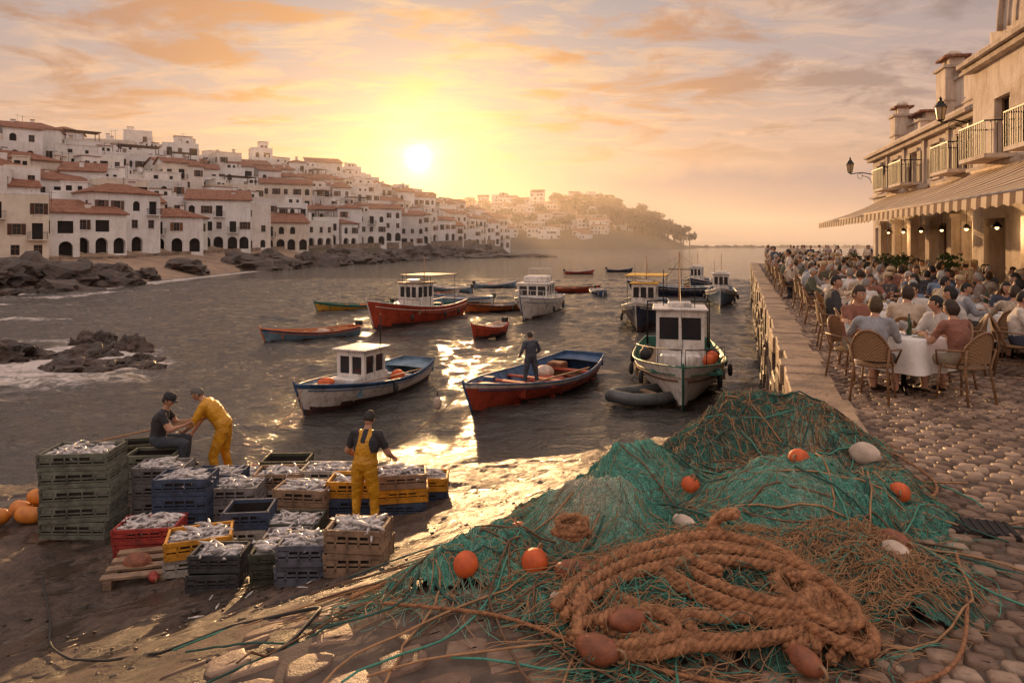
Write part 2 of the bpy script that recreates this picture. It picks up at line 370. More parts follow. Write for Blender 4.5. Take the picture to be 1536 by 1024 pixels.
gridmesh('sea_water',X,Y,waves(X,Y)*fade*np.clip(.5+Y/45,0,1.1),m_water,True,None,{'foam':foamf(X,Y)})
VX=[];VF=[];FO=[];o=0
for x0,x1,y0,y1,nx,ny in((-62,34,92,330,97,239),(-62,34,330,9000,3,4),(-6000,-62,-500,9000,3,10),(34,6000,-500,9000,3,10),(-62,34,-500,9,3,3)):
    X,Y=np.meshgrid(np.linspace(x0,x1,nx),np.linspace(y0,y1,ny)); I=np.arange(nx*ny).reshape(ny,nx)+o
    VX.append(np.stack([X,Y,0*X],-1).reshape(-1,3)); VF.append(np.stack([I[:-1,:-1],I[:-1,1:],I[1:,1:],I[1:,:-1]],-1).reshape(-1,4)); o+=nx*ny
    FO.append((foamf(X,Y)*(1 if nx==97 else 0)).ravel())
rawmesh('open_sea_water',np.concatenate(VX),np.concatenate(VF),m_water,True,{'foam':np.concatenate(FO)})
# ------------------------------------------------ rocks
def rockmesh(mb,x,y,z,a,b,h,rz,seed,sub=3):
    bm=bmesh.new(); bmesh.ops.create_icosphere(bm,subdivisions=sub,radius=1)
    for vv in bm.verts:
        p=vv.co.copy(); d=noise.noise(p*1.3+Vector((seed,0,0)))*.55+noise.noise(p*3.1+Vector((0,seed,0)))*.32+noise.noise(p*7+Vector((0,0,seed)))*.16
        c=noise.cell(p*2.3+Vector((seed,)*3))*.12
        vv.co=p*(1+d+c)
    T=Matrix.Translation((x,y,z))@Matrix.Rotation(rz,4,'Z')@Matrix.Diagonal((a,b,h,1))
    mb.add([vv.co for vv in bm.verts],[[q.index for q in f.verts] for f in bm.faces],m_rock,T,False); bm.free()
mb=MB()
for i,(x,y,a,b,h) in enumerate(rocks_near):
    rockmesh(mb,x,y,-.15,a*.8,b,h,random.uniform(-.4,.4),i*3.7,4)
    for k in range(5): rockmesh(mb,x+random.uniform(-a,a),y+random.uniform(-b,b),-.1,a*.35,b*.4,h*.6,random.uniform(0,3),i*7+k,3)
mb.obj('shore_rocks')
def shore_pt(s):
    P=SH; seg=np.hypot(*(P[1:]-P[:-1]).T); c=np.concatenate([[0],np.cumsum(seg)]); return np.interp(s,c,P[:,0]),np.interp(s,c,P[:,1])
mb=MB()
for i in range(190):
    s=random.uniform(20,250); x,y=shore_pt(s); k=random.uniform(-2.5,6)
    if 82<y<112 and random.random()<.8: continue
    sz=random.uniform(.6,2.4)*(1+.004*y); rockmesh(mb,x-k+1.5,y+random.uniform(-2,2),random.uniform(-.5,.3)+max(0,k*.2),sz*1.1,sz,sz*random.uniform(.4,.8),random.uniform(0,3),i*1.3+50,3)
for i in range(46):
    x=random.uniform(-8,17); y=214+ (x*.5)+random.uniform(-6,6); sz=random.uniform(1.2,3.6); rockmesh(mb,x-6,y,-.2,sz*2.2,sz,sz*.38,random.uniform(0,.6),i*1.9+300,3)
for i in range(95):
    x,y=random.choice([(-54,72),(-50,76),(-58,66)]); sz=random.uniform(.8,2.4); rockmesh(mb,x+random.uniform(-4,4),y+random.uniform(-5,5),random.uniform(0,1.9),sz*1.1,sz,sz*random.uniform(.5,.9),random.uniform(0,3),i*2.3+500,3)
mb.obj('coastal_rocks')
# ------------------------------------------------ town terrain
BL=np.array([(-110,30),(-67,88),(-60,100),(-58,125),(-52,150),(-39,185),(-27,220),(-14,262),(-4,300),(-60,400)],float)
m_beach=mat('beach_sand',(.36,.25,.17),(.20,.14,.10),.4,.9,.5,5,.1)
m_hill=mat('hillside_ground',(.13,.095,.06),(.04,.045,.022),.25,.95,.6,2,.3)
def tz(X,Y):
    X=np.asarray(X,float);Y=np.asarray(Y,float)
    t=sdist(X,Y,BL); zb=np.interp(Y,[60,100,150,185,262,300],[2.3,2.5,3.5,4.2,5.2,5])
    sl_=np.interp(Y,[90,140],[.355,.42])
    up=zb+np.clip(t,0,46)*sl_+np.clip(t-46,0,50)*.05
    u=sdist(X,Y,SH); dn=np.clip(u,-8,99)/np.maximum(u-t,4)*zb
    return np.where(t>0,up,np.where(u>0,np.minimum(dn,zb),u*.25))
xs=np.arange(-230,12,2.2); ys=np.arange(20,420,2.2); X,Y=np.meshgrid(xs,ys)
Zt=tz(X,Y)+(fbm(X*.12,Y*.12,4)-.5)*1.2*np.clip((sdist(X,Y,SH))/3,0,1)
gridmesh('hillside_terrain',X,Y,Zt,m_hill,True,Zt>-1.2)
xs=np.arange(-70,-38,.8); ys=np.arange(40,150,.8); X,Y=np.meshgrid(xs,ys); u=sdist(X,Y,SH)
Zb=tz(X,Y)+.35+(fbm(X*.3,Y*.3,3)-.5)*.4-.35*np.clip(1-u/3,0,1)
gridmesh('beach_ground',X,Y,Zb,m_beach,True,(u>-1.0)&(sdist(X,Y,BL)<1))
# ------------------------------------------------ houses
def wallmat(name,objc):
    m=bpy.data.materials.new(name); nt=NT(m); P=nt.nodes['Principled BSDF']; v=tc(nt)
    oi=nt.nodes.new('ShaderNodeObjectInfo'); oc=ramp(nt,oi.outputs['Random'],[(i/len(objc),c) for i,c in enumerate(objc)],'CONSTANT')
    st=noi(nt,tc(nt,'Object',(1.6,1.6,.35)),1.0,6,.7); f=noi(nt,v,.4,6,.65)
    col=mixc(nt,1,oc,ramp(nt,f,[(.33,(.82,.79,.76)),(.58,(1,1,1))]),'MULTIPLY'); col=mixc(nt,.5,col,ramp(nt,st,[(.36,(.68,.63,.58)),(.5,(1,1,1))]),'MULTIPLY')
    nt.links.new(col,P.inputs['Base Color']); P.inputs['Roughness'].default_value=.88; nt.links.new(bumpn(nt,noi(nt,v,6,4,.6),.4,.04),P.inputs['Normal']); return m
m_white=wallmat('whitewash',[(.82,.80,.79),(.80,.77,.75),(.82,.79,.75),(.78,.76,.75),(.80,.75,.69),(.82,.80,.78),(.74,.66,.56),(.81,.79,.78),(.70,.66,.63)])
m_cream=mat('cream_render',(.62,.50,.38),(.48,.38,.29),.6,.85,.4,5,.03)
m_tile=bpy.data.materials.new('terracotta_tiles'); nt=NT(m_tile); P=nt.nodes['Principled BSDF']; v=tc(nt)
wv=nt.nodes.new('ShaderNodeTexWave'); wv.inputs['Scale'].default_value=1.3; wv.inputs['Distortion'].default_value=.3; nt.links.new(v,wv.inputs[0])
col=ramp(nt,noi(nt,v,1.3,6,.7),[(.3,(.13,.055,.035)),(.5,(.30,.125,.07)),(.7,(.38,.20,.12))]); nt.links.new(mixc(nt,.5,col,ramp(nt,wv.outputs['Fac'],[(0,(.4,.4,.4)),(1,(1.2,1.2,1.2))]),'MULTIPLY'),P.inputs['Base Color'])
P.inputs['Roughness'].default_value=.85; nt.links.new(bumpn(nt,wv.outputs['Fac'],.8,.08),P.inputs['Normal'])
m_glass=mat('window_glass',(.03,.03,.035),(.015,.015,.018),.8,.15,0)
m_dark=mat('dark_interior',(.03,.022,.018),(.012,.01,.009),1,.9,0)
m_shut=mat('shutter_wood',(.20,.10,.05),(.10,.05,.03),3,.7,.3,20,obj=[(1,1,1),(.5,.7,.5),(.8,.9,1.2),(.4,.35,.35),(1.2,1,.8)])
m_frame=mat('window_frame',(.22,.12,.07),(.12,.07,.04),4,.6,0)
m_iron=mat('wrought_iron',(.02,.02,.02),(.012,.012,.012),5,.5,0,metal=.5)
m_stonew=mat('stone_wall',(.34,.25,.18),(.10,.075,.055),.9,.85,1,4,.12)
def facade(mb,M,W,H,ops,wall,d=.22,z0=0,glass=None,frame=None):
    glass=glass or m_glass; frame=frame or m_frame
    xs=sorted(set([0,W]+[round(o[0],3) for o in ops]+[round(o[1],3) for o in ops])); zs=sorted(set([z0,H]+[round(o[2],3) for o in ops]+[round(o[3],3) for o in ops]))
    V=[];F=[]
    for i in range(len(xs)-1):
        for j in range(len(zs)-1):
            cx=(xs[i]+xs[i+1])/2; cz=(zs[j]+zs[j+1])/2
            if any(o[0]<cx<o[1] and o[2]<cz<o[3] for o in ops): continue
            k=len(V); V+=[(xs[i],0,zs[j]),(xs[i+1],0,zs[j]),(xs[i+1],0,zs[j+1]),(xs[i],0,zs[j+1])]; F.append((k,k+1,k+2,k+3))
    mb.add(V,F,wall,M)
    for o in ops:
        x0,x1,a,b=o[:4]; kind=o[4] if len(o)>4 else ''
        dd=d*(3 if 'deep' in kind else 1)
        mb.add([(x0,0,a),(x1,0,a),(x1,0,b),(x0,0,b),(x0,dd,a),(x1,dd,a),(x1,dd,b),(x0,dd,b)],[(0,4,5,1),(1,5,6,2),(2,6,7,3),(3,7,4,0)],wall,M)
        mb.add([(x0,dd,a),(x1,dd,a),(x1,dd,b),(x0,dd,b)],[(0,1,2,3)],m_dark if 'dark' in kind else glass,M)
        if 'arch' in kind:
            r=(x1-x0)/2; cx=(x0+x1)/2; zc=b-r; N=8
            for sgn in(-1,1):
                V=[(cx+sgn*r,0,b)]
                for i in range(N+1):
                    t=math.pi/2*i/N; V.append((cx+sgn*r*math.cos(t),0,zc+r*math.sin(t)))
                V2=[(p[0],dd*.98,p[2]) for p in V]
                F=[(0,i,i+1) if sgn<0 else (0,i+1,i) for i in range(1,N+1)]
                G=[(i,i+1,N+3+i,N+2+i) for i in range(1,N+1)]
                mb.add(V+V2,F+[tuple(g) for g in G],wall,M)
        elif 'dark' not in kind:
            fw=.06
            for px in(x0+fw/2,(x0+x1)/2,x1-fw/2): mb.box((px,dd-.04,(a+b)/2),(fw,.06,b-a-.004),frame,M)
            for pz in(a+fw/2,(a*.4+b*.6),b-fw/2): mb.box(((x0+x1)/2,dd-.045,pz),(x1-x0-.004,.05,fw),frame,M)
            mb.box(((x0+x1)/2,-.04,a-.05),(x1-x0+.2,.14,.08),wall,M)
        if 'shut' in kind:
            sw=(x1-x0)/2
            for px in(x0-sw/2-.02,x1+sw/2+.02): mb.box((px,-.035,(a+b)/2),(sw,.05,b-a),m_shut,M)
        if 'balc' in kind:
            bw=x1-x0+.9; cx=(x0+x1)/2
            mb.box((cx,-.42,a-.08),(bw,.84,.12),wall,M)
            mb.box((cx,-.82,a+.95),(bw,.04,.04),m_iron,M)
            for sx in(-1,1): mb.box((cx+sx*bw/2,-.42,a+.95),(.04,.8,.04),m_iron,M)
            nb=int(bw/.14)
            for i in range(nb+1): mb.box((cx-bw/2+i*bw/nb,-.82,a+.46),(.022,.022,.95),m_iron,M)
            for sx in(-1,1):
                for i in range(1,5): mb.box((cx+sx*bw/2,-.82+i*.16,a+.46),(.022,.022,.95),m_iron,M)
def house(name,x,y,z,rz,W,Dp,fl,style,arch=False,detail=True):
    T=TR(x,y,z,rz)
    FH=random.uniform(2.7,3.15); H=fl*FH+random.uniform(.3,.7); base=-4
    root=empty(name,T)
    mb=MB(); ops=[]
    nc=max(1,int(W/2.3)); cw=W/nc
    for f in range(fl):
        for c in range(nc):
            if random.random()<.2: continue
            cx=(c+.5)*cw+random.uniform(-.22,.22)
            if f==0 and arch: ops.append((cx-.85,cx+.85,.0,2.4,'arch dark deep')); continue
            if f==0 and c==nc//2: ops.append((cx-.5,cx+.5,0,2.1,'dark')); continue
            z0=f*FH; kk=random.random()
            if kk<.22 and f>0 and detail: ops.append((cx-.6,cx+.6,z0+.2,z0+2.35,'balc dark'))
            elif kk<.36: ops.append((cx-.55,cx+.55,z0+.7,z0+2.3,'arch dark'))
            elif kk<.66 and cw>2.2: ops.append((cx-.48,cx+.48,z0+.8,z0+2.25,'shut'))
            elif kk<.80: ops.append((cx-.95,cx+.95,z0+.5,z0+2.25,'dark'))
            else: ops.append((cx-.48,cx+.48,z0+.85,z0+2.2,''))
    facade(mb,Matrix.Translation((-W/2,0,0)),W,H,ops,m_white,z0=base)
    for sgn in(-1,1):
        ops=[]
        for f in range(fl):
            ncs=max(1,int(Dp/2.6))
            for c in range(ncs):
                if random.random()<.28: continue
                cx=(c+.5)*Dp/ncs; ops.append((cx-.45,cx+.45,f*FH+.8,f*FH+2.2,'shut' if random.random()<.4 else 'dark' if random.random()<.4 else ''))
        if sgn>0: Ms=Matrix.Translation((W/2,0,0))@Matrix.Rotation(R(90),4,'Z')
        else: Ms=Matrix.Translation((-W/2,Dp,0))@Matrix.Rotation(R(-90),4,'Z')
        facade(mb,Ms,Dp,H,ops,m_white,z0=base)
    mb.add([(W/2,Dp,base),(-W/2,Dp,base),(-W/2,Dp,H),(W/2,Dp,H)],[(0,1,2,3)],m_white)
    mb.obj('walls').parent=root
    mb=MB()
    if style=='flat':
        mb.add([(-W/2,0,H-.35),(W/2,0,H-.35),(W/2,Dp,H-.35),(-W/2,Dp,H-.35)],[(0,1,2,3)],m_cream)
        t=.25
        mb.box((0,-.03+t/2,H+.15),(W+.06,t,.3),m_white); mb.box((0,Dp+.03-t/2,H+.15),(W+.06,t,.3),m_white)
        for sx in(-1,1): mb.box((sx*(W/2+.03-t/2),Dp/2,H+.15),(t,Dp-2*t+.05,.3),m_white)
        if random.random()<.65:
            bw=W*random.uniform(.3,.6); bx=random.uniform(-1,1)*(W/2-bw/2-.4); bh=random.uniform(2,2.8)
            mb.box((bx,Dp*.6,H-.35+bh/2),(bw,Dp*.5,bh),m_white); mb.box((bx,Dp*.6,H-.28+bh),(bw+.3,Dp*.5+.3,.14),m_tile if random.random()<.5 else m_white)
            mb.box((bx-bw*.2,Dp*.35-.02,H+.5),(.8,.06,1.6),m_dark); mb.box((bx+bw*.22,Dp*.35-.02,H+.9),(.6,.06,.7),m_dark)
        elif random.random()<.5:
            for sx in(-1,1):
                for sy in(.3,Dp*.5): mb.box((sx*W*.3,sy,H+1.1),(.14,.14,2.2),m_shut)
            mb.box((0,Dp*.25+.15,H+2.25),(W*.68,Dp*.56,.1),m_shut)
    elif style=='gable':
        o=.35; h=Dp*.19
        A=[(-W/2-o,-o,H-.05),(W/2+o,-o,H-.05),(W/2+o,Dp/2,H+h),(-W/2-o,Dp/2,H+h),(W/2+o,Dp+o,H-.05),(-W/2-o,Dp+o,H-.05)]
        B=[(p[0],p[1],p[2]+.18) for p in A]
        mb.add(A+B,[(6,7,8,9),(9,8,10,11),(1,0,3,2),(2,3,5,4),(0,1,7,6),(4,5,11,10),(1,2,8,7),(2,4,10,8),(3,0,6,9),(5,3,9,11)],m_tile)
        for sx in(-1,1): mb.add([(sx*W/2,0,H),(sx*W/2,Dp,H),(sx*W/2,Dp/2,H+h-.02)],[(0,1,2)],m_white)
    elif style=='shed':
        o=.35; h=Dp*.28
        A=[(-W/2-o,-o,H-.05),(W/2+o,-o,H-.05),(W/2+o,Dp+o,H+h),(-W/2-o,Dp+o,H+h)]; B=[(p[0],p[1],p[2]+.18) for p in A]
        mb.add(A+B,[(3,2,1,0),(4,5,6,7),(0,1,5,4),(1,2,6,5),(2,3,7,6),(3,0,4,7)],m_tile)
        for sx in(-1,1): mb.add([(sx*W/2,0,H),(sx*W/2,Dp,H),(sx*W/2,Dp,H+h-.1)],[(0,1,2)],m_white)
        mb.add([(-W/2,Dp,H),(W/2,Dp,H),(W/2,Dp,H+h-.1),(-W/2,Dp,H+h-.1)],[(0,1,2,3)],m_white)
    else:
        o=.4; h=min(W,Dp)*.22; ins=min(W,Dp)/2
        A=[(-W/2-o,-o,H),(W/2+o,-o,H),(W/2+o,Dp+o,H),(-W/2-o,Dp+o,H),(-W/2+ins,Dp/2,H+h),(max(W/2-ins,-W/2+ins)+.01,Dp/2,H+h)]
        A2=[(p[0],p[1],H-.15) for p in A[:4]]
        mb.add(A+A2,[(0,1,5,4),(1,2,5),(2,3,4,5),(3,0,4),(6,7,1,0),(7,8,2,1),(8,9,3,2),(9,6,0,3),(9,8,7,6)],m_tile)
    for k in range(random.choice([0,1,1,2,2])):
        cx=random.uniform(-W/2+.6,W/2-.6); cy=random.uniform(Dp*.3,Dp*.8); hh=random.uniform(1.4,2.6)
        mb.box((cx,cy,H+hh/2-.2),(.7,.6,hh),m_white); mb.box((cx,cy,H+hh-.15),(.85,.75,.12),m_tile)
        if random.random()<.5: mb.tube([(cx+.8,cy,H),(cx+.8,cy,H+3.2)],.03,m_iron,4); mb.box((cx+.8,cy,H+2.9),(1.2,.03,.03),m_iron)
    mb.obj('roof').parent=root
def alongB(s):
    P=BL; seg=np.hypot(*(P[1:]-P[:-1]).T); c=np.concatenate([[0],np.cumsum(seg)])
    x=float(np.interp(s,c,P[:,0])); y=float(np.interp(s,c,P[:,1]))
    x2=float(np.interp(s+2,c,P[:,0])); y2=float(np.interp(s+2,c,P[:,1])); d=Vector((x2-x,y2-y)).normalized(); return x,y,d
for row,t in enumerate([0,8,16,24,32,40,49]):
    s=40+row*2.3
    while s<305:
        Wd=random.choice([5,6,7,8,9.5,12])*random.uniform(.9,1.1)*(1 if row else 1.15)
        x,y,d=alongB(s+Wd/2); n=Vector((-d.y,d.x)); px,py=x+n.x*(t+random.uniform(-2.2,2.2)),y+n.y*(t+random.uniform(-2.2,2.2))
        s+=Wd*random.uniform(.74,1.02)
        if px/py<-1.0: continue
        fd=(Vector((-n.x,-n.y))*.5+Vector((.35,-.95))*.7).normalized(); rz=math.atan2(fd.x,-fd.y)+random.uniform(-.35,.3)
        fl=random.choice([1,2,2,2,3]) if row else random.choice([2,3,3,2])
        if 262<y and row>3: continue
        z=float(tz(px,py))+random.uniform(-.6,1.2)*(row>0)
        house('white_house',px,py,z,rz,Wd,random.uniform(6,9),fl,random.choice(['flat','flat','flat','flat','gable','shed','hip']) if row else random.choice(['flat','hip','gable','shed']),arch=(row==0 and random.random()<.75),detail=(row<6))
mb=MB()
for i in range(70):
    x,y,d=alongB(52+i*3.2); n=Vector((-d.y,d.x)); z=float(tz(x+n.x,y+n.y)); x-=n.x*1.6; y-=n.y*1.6
    mb.box((x,y,z-2.0),(3.4,1.3,3.9+random.uniform(-.1,.1)),m_stonew,rz=math.atan2(d.y,d.x))
mb.obj('waterfront_wall')
m_leaf=mat('pine_foliage',(.05,.055,.022),(.018,.022,.010),.8,.9,0); m_trunk=mat('trunk_bark',(.08,.05,.035),None,3,.9,.5)
def leafcloud(mb,c,r,n,ls,mt):
    for i in range(n):
        while True:
            p=Vector((random.uniform(-1,1),random.uniform(-1,1),random.uniform(-1,1)))
            if .35<p.length<1: break
        q=Vector((c[0]+p.x*r[0],c[1]+p.y*r[1],c[2]+p.z*r[2])); a=Vector((random.gauss(0,1),random.gauss(0,1),random.gauss(0,1))).normalized(); b=a.cross(Vector((random.gauss(0,1),random.gauss(0,1),random.gauss(0,1)))).normalized()
        l=ls*random.uniform(.5,1.2); mb.add([q-a*l,q+b*l*.6,q+a*l,q-b*l*.6],[(0,1,2,3)],mt)
mb=MB()
for i in range(130):
    x,y,d=alongB(random.uniform(55,300)); n=Vector((-d.y,d.x)); t=random.uniform(3,52); px,py=x+n.x*t,y+n.y*t; z=float(tz(px,py)); r=random.uniform(.8,2)
    for k in range(2): leafcloud(mb,(px+random.uniform(-1,1),py+random.uniform(-1,1),z+r*.8+1),(r,r,r*random.uniform(.8,1.6)),55,.4,m_leaf)
mb.obj('hillside_shrubs')
# ------------------------------------------------ distant headland
def hz(X,Y):
    r=34*np.exp(-((X+20)/85)**2)+24*np.exp(-((X-62)/42)**2)+10*np.exp(-((X-105)/22)**2)
    return (r*np.exp(-((Y-560)/70)**2)*(.85+.3*fbm(X*.03,Y*.03,3)))-1.5
xs=np.arange(-200,150,5); ys=np.arange(420,720,5); X,Y=np.meshgrid(xs,ys); Zh=hz(X,Y); gridmesh('headland_hill',X,Y,Zh,m_hill,True,Zh>-1.4)
for i in range(130):
    x=random.uniform(-60,84); y=random.uniform(470,560); z=float(hz(np.array(x),np.array(y)))
    if z<1.5: continue
    house('hillside_house',x,y,z,random.uniform(-.3,.4),random.uniform(8,15),9,random.choice([1,2,2,3]),random.choice(['flat','flat','gable','hip','shed']),detail=False)
mb=MB()
for i in range(130):
    x=random.uniform(58,128) if i<95 else random.uniform(-50,60); y=random.uniform(490,540); z=float(hz(np.array(x),np.array(y)))
    if z<-.5: continue
    h=random.uniform(6,13); mb.tube([(x,y,z-1),(x+.5,y,z+h*.7)],[.5,.25],m_trunk,5)
    for k in range(4): leafcloud(mb,(x+random.uniform(-3,3),y+random.uniform(-3,3),z+h*random.uniform(.65,1)),(3.6,3.6,2.2),60,1.0,m_leaf)
mb.obj('distant_pine_trees')
mb=MB()
for i in range(90): rockmesh(mb,120+i*2.6+random.uniform(-1,1),545+random.uniform(-3,3),0,3.2,3,random.uniform(1,2.2),random.uniform(0,3),i*.7,2)
mb.obj('breakwater_rocks')
# ------------------------------------------------ haze
m_haze=bpy.data.materials.new('sea_haze'); nt=NT(m_haze); nt.nodes.remove(nt.nodes['Principled BSDF']); vs_=nt.nodes.new('ShaderNodeVolumeScatter')
vs_.inputs['Density'].default_value=.0012; vs_.inputs['Anisotropy'].default_value=.5; vs_.inputs['Color'].default_value=(1,.86,.74,1)
nt.links.new(vs_.outputs[0],nt.nodes['Material Output'].inputs['Volume'])
mb=MB(); mb.box((0,540,16),(1600,860,40),m_haze); mb.obj('sea_haze')
# ------------------------------------------------ right building
def rendmat(name,c1,c2,c3):
    m=bpy.data.materials.new(name); nt=NT(m); P=nt.nodes['Principled BSDF']; v=tc(nt)
    f=noi(nt,v,.7,8,.7,.4); st=noi(nt,tc(nt,'Object',(3,3,.4)),1.2,6,.7)
    col=ramp(nt,f,[(.33,c3),(.44,c2),(.56,c1)]); col=mixc(nt,.6,col,ramp(nt,st,[(.36,(.6,.55,.5)),(.52,(1,1,1))]),'MULTIPLY')
    nt.links.new(col,P.inputs['Base Color']); P.inputs['Roughness'].default_value=.88; nt.links.new(bumpn(nt,noi(nt,v,9,8,.7),.8,.03),P.inputs['Normal']); return m
m_rw=rendmat('aged_render',(.74,.64,.54),(.62,.51,.41),(.44,.33,.25)); m_rw2=rendmat('stone_trim',(.60,.50,.41),(.48,.39,.31),(.31,.24,.18))
fx=Vector((-.257,-.966,0)); fy=Vector((.966,-.257,0))
RB=Matrix(((fx.x,fy.x,0,20.1),(fx.y,fy.y,0,38),(0,0,1,2.98),(0,0,0,1)))
root=empty('harbour_restaurant_building'); mb=MB()
def seg(u0,u1,H,yo,ops,mt): facade(mb,RB@Matrix.Translation((u0,yo,0)),u1-u0,H,[(o[0]-u0,o[1]-u0)+tuple(o[2:]) for o in ops],mt,.28)
ops=[]
for i in range(6): c=1.3+i*2.5; ops.append((c-.8,c+.8,0,2.75,'dark deep' if i%2 else ''))
for i in range(5): c=1.6+i*2.9; ops.append((c-.5,c+.5,4.65,6.0,'shut balc' if i in(1,2,4) else 'shut'))
HA=6.6
seg(0,15.5,HA,0,ops,m_rw)
ops=[(16.4+i*2.6,18.0+i*2.6,0,2.75,'dark deep') for i in range(5)]+[(17.2,18.3,4.65,6.5,'balc'),(20.5,22.3,4.65,7.4,'arch balc'),(25,26.1,4.65,6.5,'balc')]
seg(15.5,29,7.9,-.5,ops,m_rw)
def rb(c,s,m,**k): mb.box(c,s,m,RB,**k)
facade(mb,RB@Matrix.Translation((0,9,0))@Matrix.Rotation(R(-90),4,'Z'),9,HA,[(2,3,4.3,6,'shut'),(5.5,6.5,4.3,6,'shut'),(2,3.2,0,2.4,'dark'),(5.5,6.5,1,2.4,'')],m_rw)
mb.add([(15.5,-.5,0),(15.5,0,0),(15.5,0,7.9),(15.5,-.5,7.9),(15.5,9,HA-.1),(15.5,9,7.9),(15.5,0,HA-.1)],[(1,0,3,2),(6,2,5,4)],m_rw,RB)
mb.add([(0,0,HA-.1),(15.5,0,HA-.1),(15.5,9,HA-.1),(0,9,HA-.1)],[(0,1,2,3)],m_rw2,RB)
mb.add([(15.5,-.5,7.8),(29,-.5,7.8),(29,9,7.8),(15.5,9,7.8),(0,9,0),(29,9,0),(29,9,7.9),(0,9,HA-.1),(29,-.5,0),(29,-.5,7.9)],[(0,1,2,3),(4,5,6,7),(8,5,6,9)],m_rw2,RB)
for u0,u1,H,yo in((-.25,15.3,HA,0),(15.3,29,7.9,-.5)):
    l=u1-u0; c=(u0+u1)/2
    rb((c,yo-.12,H-.12),(l,.3,.16),m_rw2); rb((c,yo-.2,H+.06),(l+.1,.46,.14),m_rw2); rb((c,yo-.02,H+.24),(l,.24,.22),m_rw)
    rb((c,yo-.07,4.42),(l,.16,.12),m_rw2)
for u in (2.5,5.0,7.5,10,12.5,15): rb((u+.05,-.14,1.45),(.5,.28,2.9),m_rw2); rb((u+.05,-.17,2.98),(.66,.36,.16),m_rw2); rb((u+.05,-.17,.15),(.62,.34,.3),m_rw2)
for u in [1.6+i*2.9 for i in range(5)]: rb((u,-.05,6.1),(1.3,.12,.14),m_rw2)
for u in (3.05,5.95,8.85,11.75,14.6): rb((u,-.04,5.5),(.28,.1,2.0),m_rw2)
N=18; cxg=21.4; w2=4.2
prof=[(cxg-w2*.78*math.cos(math.pi*i/N),8.4+3.0*math.sin(math.pi*i/N)) for i in range(N+1)]
prof=[(cxg-w2,8.0),(cxg-w2,8.6)]+prof+[(cxg+w2,8.6),(cxg+w2,8.0)]
n=len(prof); V=[(p[0],-.62,p[1]) for p in prof]+[(p[0],.1,p[1]) for p in prof]
mb.add(V,[tuple(range(n-1,-1,-1)),tuple(range(n,2*n))]+[(i,(i+1)%n,n+(i+1)%n,n+i) for i in range(n)],m_rw,RB)
for dz,r,yy in((.06,.10,-.66),(-.45,.05,-.63),(-.95,.035,-.63)):
    mb.tube([RB@Vector((cxg-(w2*.78+dz)*math.cos(math.pi*i/24),yy,8.4+(3.0+dz)*math.sin(math.pi*i/24))) for i in range(25)],r,m_rw2,6)
mb.obj('walls').parent=root
mb=MB()
def chim(u,y,z,sx,sy,h,dome=True):
    rb((u,y,z+h/2),(sx,sy,h),m_rw); rb((u,y,z+h+.05),(sx+.2,sy+.2,.12),m_rw2); rb((u,y,z+h*.55),(sx+.1,sy+.1,.08),m_rw2)
    for k in range(2): rb((u+(k-.5)*sx*.5,y,z+h+.28),(sx*.28,sy*.6,.36),m_rw)
    rb((u,y,z+h+.51),(sx+.05,sy+.05,.1),m_tile)
    if dome: mb.sph((u,y,z+h+.66),(sx*.35,sy*.35,.2),m_rw,10,RB)
chim(.9,1.2,6.5,.9,.9,2.2); chim(2.2,2.2,6.5,2.2,1.6,1.6,False); chim(7.2,1.6,6.5,1.2,1.0,3.2); chim(9.0,3.0,6.5,3,3,2.6,False); chim(14.2,1.3,6.5,1.1,.9,2.4); rb((13.2,3,7.5),(3.2,4,2.2),m_rw); rb((13.2,3,8.7),(3.5,4.3,.2),m_tile)
mb.obj('chimneys').parent=root
m_awn=bpy.data.materials.new('awning_canvas'); nt=NT(m_awn); P=nt.nodes['Principled BSDF']
t=nt.nodes.new('ShaderNodeTexCoord'); sp=nt.nodes.new('ShaderNodeSeparateXYZ'); nt.links.new(t.outputs['Object'],sp.inputs[0])
fr=mth(nt,'FRACT',mth(nt,'MULTIPLY',sp.outputs[0],1.9)); st=mth(nt,'GREATER_THAN',fr,.52)
cn=ramp(nt,noi(nt,t.outputs['Object'],1.5,5,.6),[(.3,(.75,.75,.75)),(.7,(1,1,1))])
nt.links.new(mixc(nt,1,mixc(nt,st,(.66,.52,.36),(.15,.075,.045)),cn,'MULTIPLY'),P.inputs['Base Color']); P.inputs['Roughness'].default_value=.9
for (u0,u1,dep,yo) in((3.2,9.6,3.3,0),(9.9,15.2,3.6,0),(15.7,29,3.4,-.5)):
    mb=MB(); nseg=int((u1-u0)/.13); V=[];F=[]
    for i in range(nseg+1):
        u=u0+(u1-u0)*i/nseg
        for q in range(7):
            f=q/6; sag=-.12*math.sin(math.pi*f)-.03*math.sin(u*2.1)*math.sin(math.pi*f); V.append((u,yo-.02-dep*f,4.32-1.35*f+sag))
        V.append((u,yo-.03-dep,2.97-.22-.07*abs(math.sin(u*1.9*math.pi))))
    for i in range(nseg):
        for q in range(7): a=i*8+q; F.append((a,a+1,a+9,a+8))
    mb.add(V,F,m_awn,None,True)
    mb.tube([(u0,yo-dep,2.96),(u1,yo-dep,2.96)],.035,m_rw2,6); mb.tube([(u0,yo-.1,4.33),(u1,yo-.1,4.33)],.06,m_rw2,6)
    k=u0+.1
    while k<u1: mb.tube([(k,yo-.05,3.3),(k,yo-dep*.5,3.2),(k,yo-dep+.02,2.95)],.025,m_iron,5); k+=2.2
    mb.obj('striped_awning',None,RB)
m_bulb=mat('warm_bulb',(1,.62,.25),(1,.62,.25),1,.5,0,emit=5)
mb=MB()
